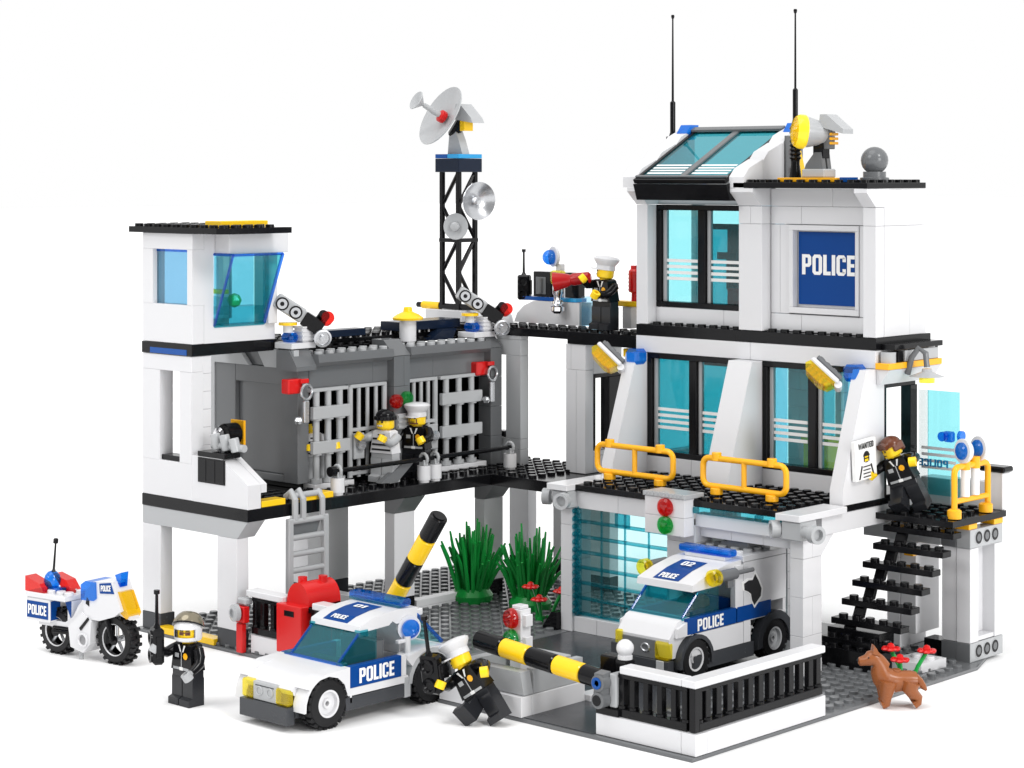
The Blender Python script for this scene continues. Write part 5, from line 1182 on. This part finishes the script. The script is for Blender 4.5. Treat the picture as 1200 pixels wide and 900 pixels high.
        m = P('black'); m.T = H @ Matrix.Translation((0, 0, 4.45)) @ Matrix.Rotation(R(-28), 4, 'X')
        m.mats = ['visor']; m.sphere((0, 0, .1), .92, 24, (1.02, 1, 1), .05, .62)
        m.m('black').tube([(.93*math.cos(R(a)), .93*math.sin(R(a)), .12) for a in range(180, 361, 12)], .05, n=6); m.build('visor', hm, w=False)
    elif hat == 'hair':
        m = P('brown'); m.T = H; m.sphere((0, .04, 4.4), .74, 20, (1, 1, .82), -.05, 1)
        m.prism([(-.72, 4.6), (-.3, 4.75), (.3, 4.8), (.7, 4.6), (.6, 4.32), (.25, 4.5), (-.1, 4.38), (-.5, 4.5), (-.66, 4.3)], 'y', -.72, -.5)
        m.box(-.72, -.2, 4.0, -.55, .6, 4.5, .06).box(.55, -.2, 4.0, .72, .6, 4.5, .06).box(-.6, .4, 3.85, .6, .72, 4.5, .1); m.build('hair', body, w=False)
    elif hat == 'beanie':
        m = P('black'); m.T = H; m.lathe([(.68, 4.3), (.74, 4.34), (.74, 4.55), (.7, 4.58)]+[(.7*math.cos(R(a)), 4.58+.5*math.sin(R(a))) for a in range(0, 90, 15)], n=24)
        for k in range(18): a = k*math.pi/9; m.cyl((.73*math.cos(a), .73*math.sin(a), 4.34), (.73*math.cos(a), .73*math.sin(a), 4.56), .07, n=6)
        m.build('beanie', body, w=False)
    return t
vm = mat('visor', (.25, .22, .16), .12, metal=.6)
f1 = fig('toy_person', 'toy officer in white helmet with raised visor holding a walkie-talkie by the motorcycle', (-29.6, -10.5, -.2), 0, hat='helmet', arms=((62, 18), (8, 14)), hands='grey', face='shades', head=(32, 0))
f2 = fig('toy_person', 'toy officer in white peaked cap leaning forward and running behind the patrol car', (-13.1, -1.7, -.15), R(6), lean=10, hat='cap', legs=(62, -8), arms=((66, 48), (10, 62)), head=(-42, -8), tilt=-33)
f3 = fig('toy_person', 'toy officer in white peaked cap shouting through a red megaphone on the bridge roof', (-30.2, 28.0, 19.75), R(-6), lean=2, hat='cap', legs=(0, 0), arms=((78, 38), (40, -38)), head=(-38, -8))
f4 = fig('toy_person', 'toy thief in black woolly hat and striped white shirt on the cell ledge', (-38.6, 14.1, 9.4), R(8), hat='beanie', shirt='white', pants='grey', arms=((58, 30), (62, -16)), face='grin', group=None, stripes=True)
f5 = fig('toy_person', 'toy officer with brown beard and white cap guarding the thief on the cell ledge', (-38.7, 17.3, 9.4), R(14), hat='cap', arms=((34, 22), (38, 34)), face='beard')
f6 = fig('toy_person', 'toy officer with brown hair holding the wanted poster at the side door', (-4.4, 28.3, 9.4), R(10), lean=8, hat='hair', legs=(36, -18), arms=((44, 66), (28, 78)), head=(-38, 5), tilt=-20)
f7 = fig('toy_person', 'toy prisoner standing in the dark behind the first barred window', (-41.75, 9.9, 9.3), R(80), hat='beanie', shirt='white', pants='grey', arms=((45, 5), (45, 5)), face='grin', group=None, stripes=True)
t = thing('leg_iron', 'grey ball and chain block lying at the thief\'s feet', 'ball and chain', (-38.2, 13.5, 9.4))
m = P('dgrey'); m.prism([(12.6, 9.5), (15.0, 10.8), (16.0, 10.8), (14.2, 9.42)], 'x', -38.0, -37.5); m.build('grey_wedge', t)
# megaphone
t = thing('megaphone', 'red megaphone held to the mouth of the officer on the bridge roof', 'megaphone', (-32.0, 26.8, 23.0))
d = V((-1, -.6, -.16)).normalized(); c = V((-30.95, 27.3, 23.5))
m = P('darkred'); m.lathe([(.25, 0), (.42, .15), (.46, 1.3), (.38, 1.5), (.5, 1.8), (.72, 2.75), (.62, 2.75), (.4, 1.8)], c, d, n=18); m.build('horn', t)
handset((-30.75, -11.9, 2.2), R(-25), 1.12, 'black', 'black walkie-talkie with long aerial held by the helmeted officer', 'black walkie-talkies')
handset((-15.9, -3.7, 1.5), R(10), 1.2, 'black', 'black walkie-talkie held up beside the rear wheel by the running officer', 'black walkie-talkies', rx=R(12))
# blue round lamps on their yellow guard rail at the landing
t = thing('landing_rail', 'short yellow guard rail at the edge of the black landing', 'railing', (-1.5, 28, 9.2))
m = P('orange'); r = .45; pts = [(-1.3, 28.0, 9.5), (-1.3, 28.0, 12.0)]+[(-1.3, 28.0+r-r*math.cos(R(a)), 12.0+r*math.sin(R(a))) for a in range(15, 91, 15)]+[(-1.3, 31.6, 12.45)]+[(-1.3, 31.6+r*math.sin(R(a)), 12.45-r+r*math.cos(R(a))) for a in range(15, 91, 15)]+[(-1.3, 32.05, 9.5)]
m.tube(pts, .2, n=12); m.cyl((-1.3, 28, 10.3), (-1.3, 32, 10.3), .18); m.build('rail_frame', t)
for y in (28.0, 31.8): m = P('orange'); m.lathe([(.45, 0), (.45, .5), (.3, .6)], (-1.3, y, 9.25)); m.build('rail_foot', t)
for y in (29.3, 30.5): m = P('orange'); m.lathe([(.32, -.3), (.32, .45)], (-1.3, y, 12.5)); m.build('rail_clip', t); m = P('paper'); m.cyl((-1.3, y, 10.5), (-1.3, y, 12.2), .28); m.build('lamp_post', t)
for i, y in enumerate((29.0, 30.9)):
    t = thing('round_lamp', ('front' if i == 0 else 'rear')+' round blue lamp with white rim on the yellow landing rail', 'lamp', (-1.3, y, 13), group='round blue lamps on the landing rail')
    d = (-.35, -1, .05); c = (-1.35, y, 13.4)
    m = P('white'); m.lathe([(.3, .5), (.65, .42), (.78, .2), (.78, 0), (.66, -.02)][::-1], c, (-d[0], -d[1], -d[2]), n=24); m.build('rim', t)
    m = P('tblue'); m.lathe([(.56, 0), (.54, .12), (.38, .26), (.2, .3), (.02, .3)], c, d, n=20); m.build('lens', t)

# ================================================================== DOG
D = thing('toy_dog', 'brown toy shepherd dog standing on the table at the right corner', 'dog', (1.35, 17.3, -.2), R(43)); D.scale = (.80, .92, .80)
m = P('dogbrown')
# built facing local -x; x back, z up
bodyp = [(-1.55, 1.75), (-1.45, 2.3), (-1.2, 2.95), (-.85, 3.15), (-.3, 3.12), (.6, 3.05), (1.2, 3.0), (1.5, 2.75), (1.62, 2.3), (1.45, 1.9), (1.0, 1.75), (.2, 1.6), (-.5, 1.5), (-.9, 1.35), (-1.3, 1.45)]
def loft(m, rings, n=14):
    vs = []; fs = []
    for (x, z, rx, ry, tl) in rings:
        for k in range(n):
            a = 2*math.pi*k/n; u = math.sin(a)*rx
            vs.append((x-u*math.sin(R(tl)), ry*math.cos(a), z+u*math.cos(R(tl))))
    for j in range(len(rings)-1):
        for k in range(n): fs.append([j*n+k, j*n+(k+1) % n, (j+1)*n+(k+1) % n, (j+1)*n+k])
    fs += [list(range(n))[::-1], [(len(rings)-1)*n+k for k in range(n)]]
    return m.add(vs, fs)
loft(m, [(1.5, 1.95, .3, .35, 0), (1.42, 1.92, .62, .56, 0), (1.0, 1.9, .74, .64, 0), (.4, 1.88, .76, .64, 0), (-.2, 1.88, .84, .7, 0), (-.7, 1.92, .95, .74, -6), (-1.0, 2.15, 1.02, .7, -22), (-1.15, 2.5, .94, .62, -42), (-1.28, 2.9, .78, .56, -55), (-1.4, 3.25, .64, .54, -50), (-1.6, 3.5, .58, .54, -20), (-1.85, 3.58, .56, .5, 0), (-2.1, 3.52, .52, .48, 8), (-2.3, 3.4, .4, .38, 8), (-2.6, 3.32, .34, .32, 5), (-2.76, 3.3, .3, .27, 5), (-2.84, 3.3, .14, .14, 0)])
for s in (-1, 1):
    m.prism([(-1.3, 3.8), (-1.85, 3.95), (-1.75, 4.5), (-1.55, 4.35)], 'y', s*.1, s*.48)
    yy = s*.44
    m.tube([(-.75, yy, 2.0), (-.85, yy, 1.3), (-.9, yy, .75), (-.92, yy, .35), (-1.2, yy, .24)], .3, n=12, rs=[.72, .58, .42, .36, .32])
    m.tube([(1.0, yy, 1.9), (.85, yy, 1.4), (1.15, yy, 1.0), (1.5, yy, .75), (1.45, yy, .45), (1.15, yy, .24)], .3, n=12, rs=[.68, .6, .44, .32, .3, .3])
m.tube([(1.3, 0, 2.2), (1.65, 0, 1.85), (1.95, 0, 1.45), (2.15, 0, 1.2)], .2, n=10, rs=[.3, .3, .24, .1])
m.stud(-.05, -.0, 2.55, .34)
dbody = m.build('body', D, w=False)
m = P('ink')
for s in (-1, 1): m.sphere((-2.12, s*.38, 3.66), .09, 8)
m.sphere((-2.84, 0, 3.4), .12, 8); m.build('face', dbody, w=False)
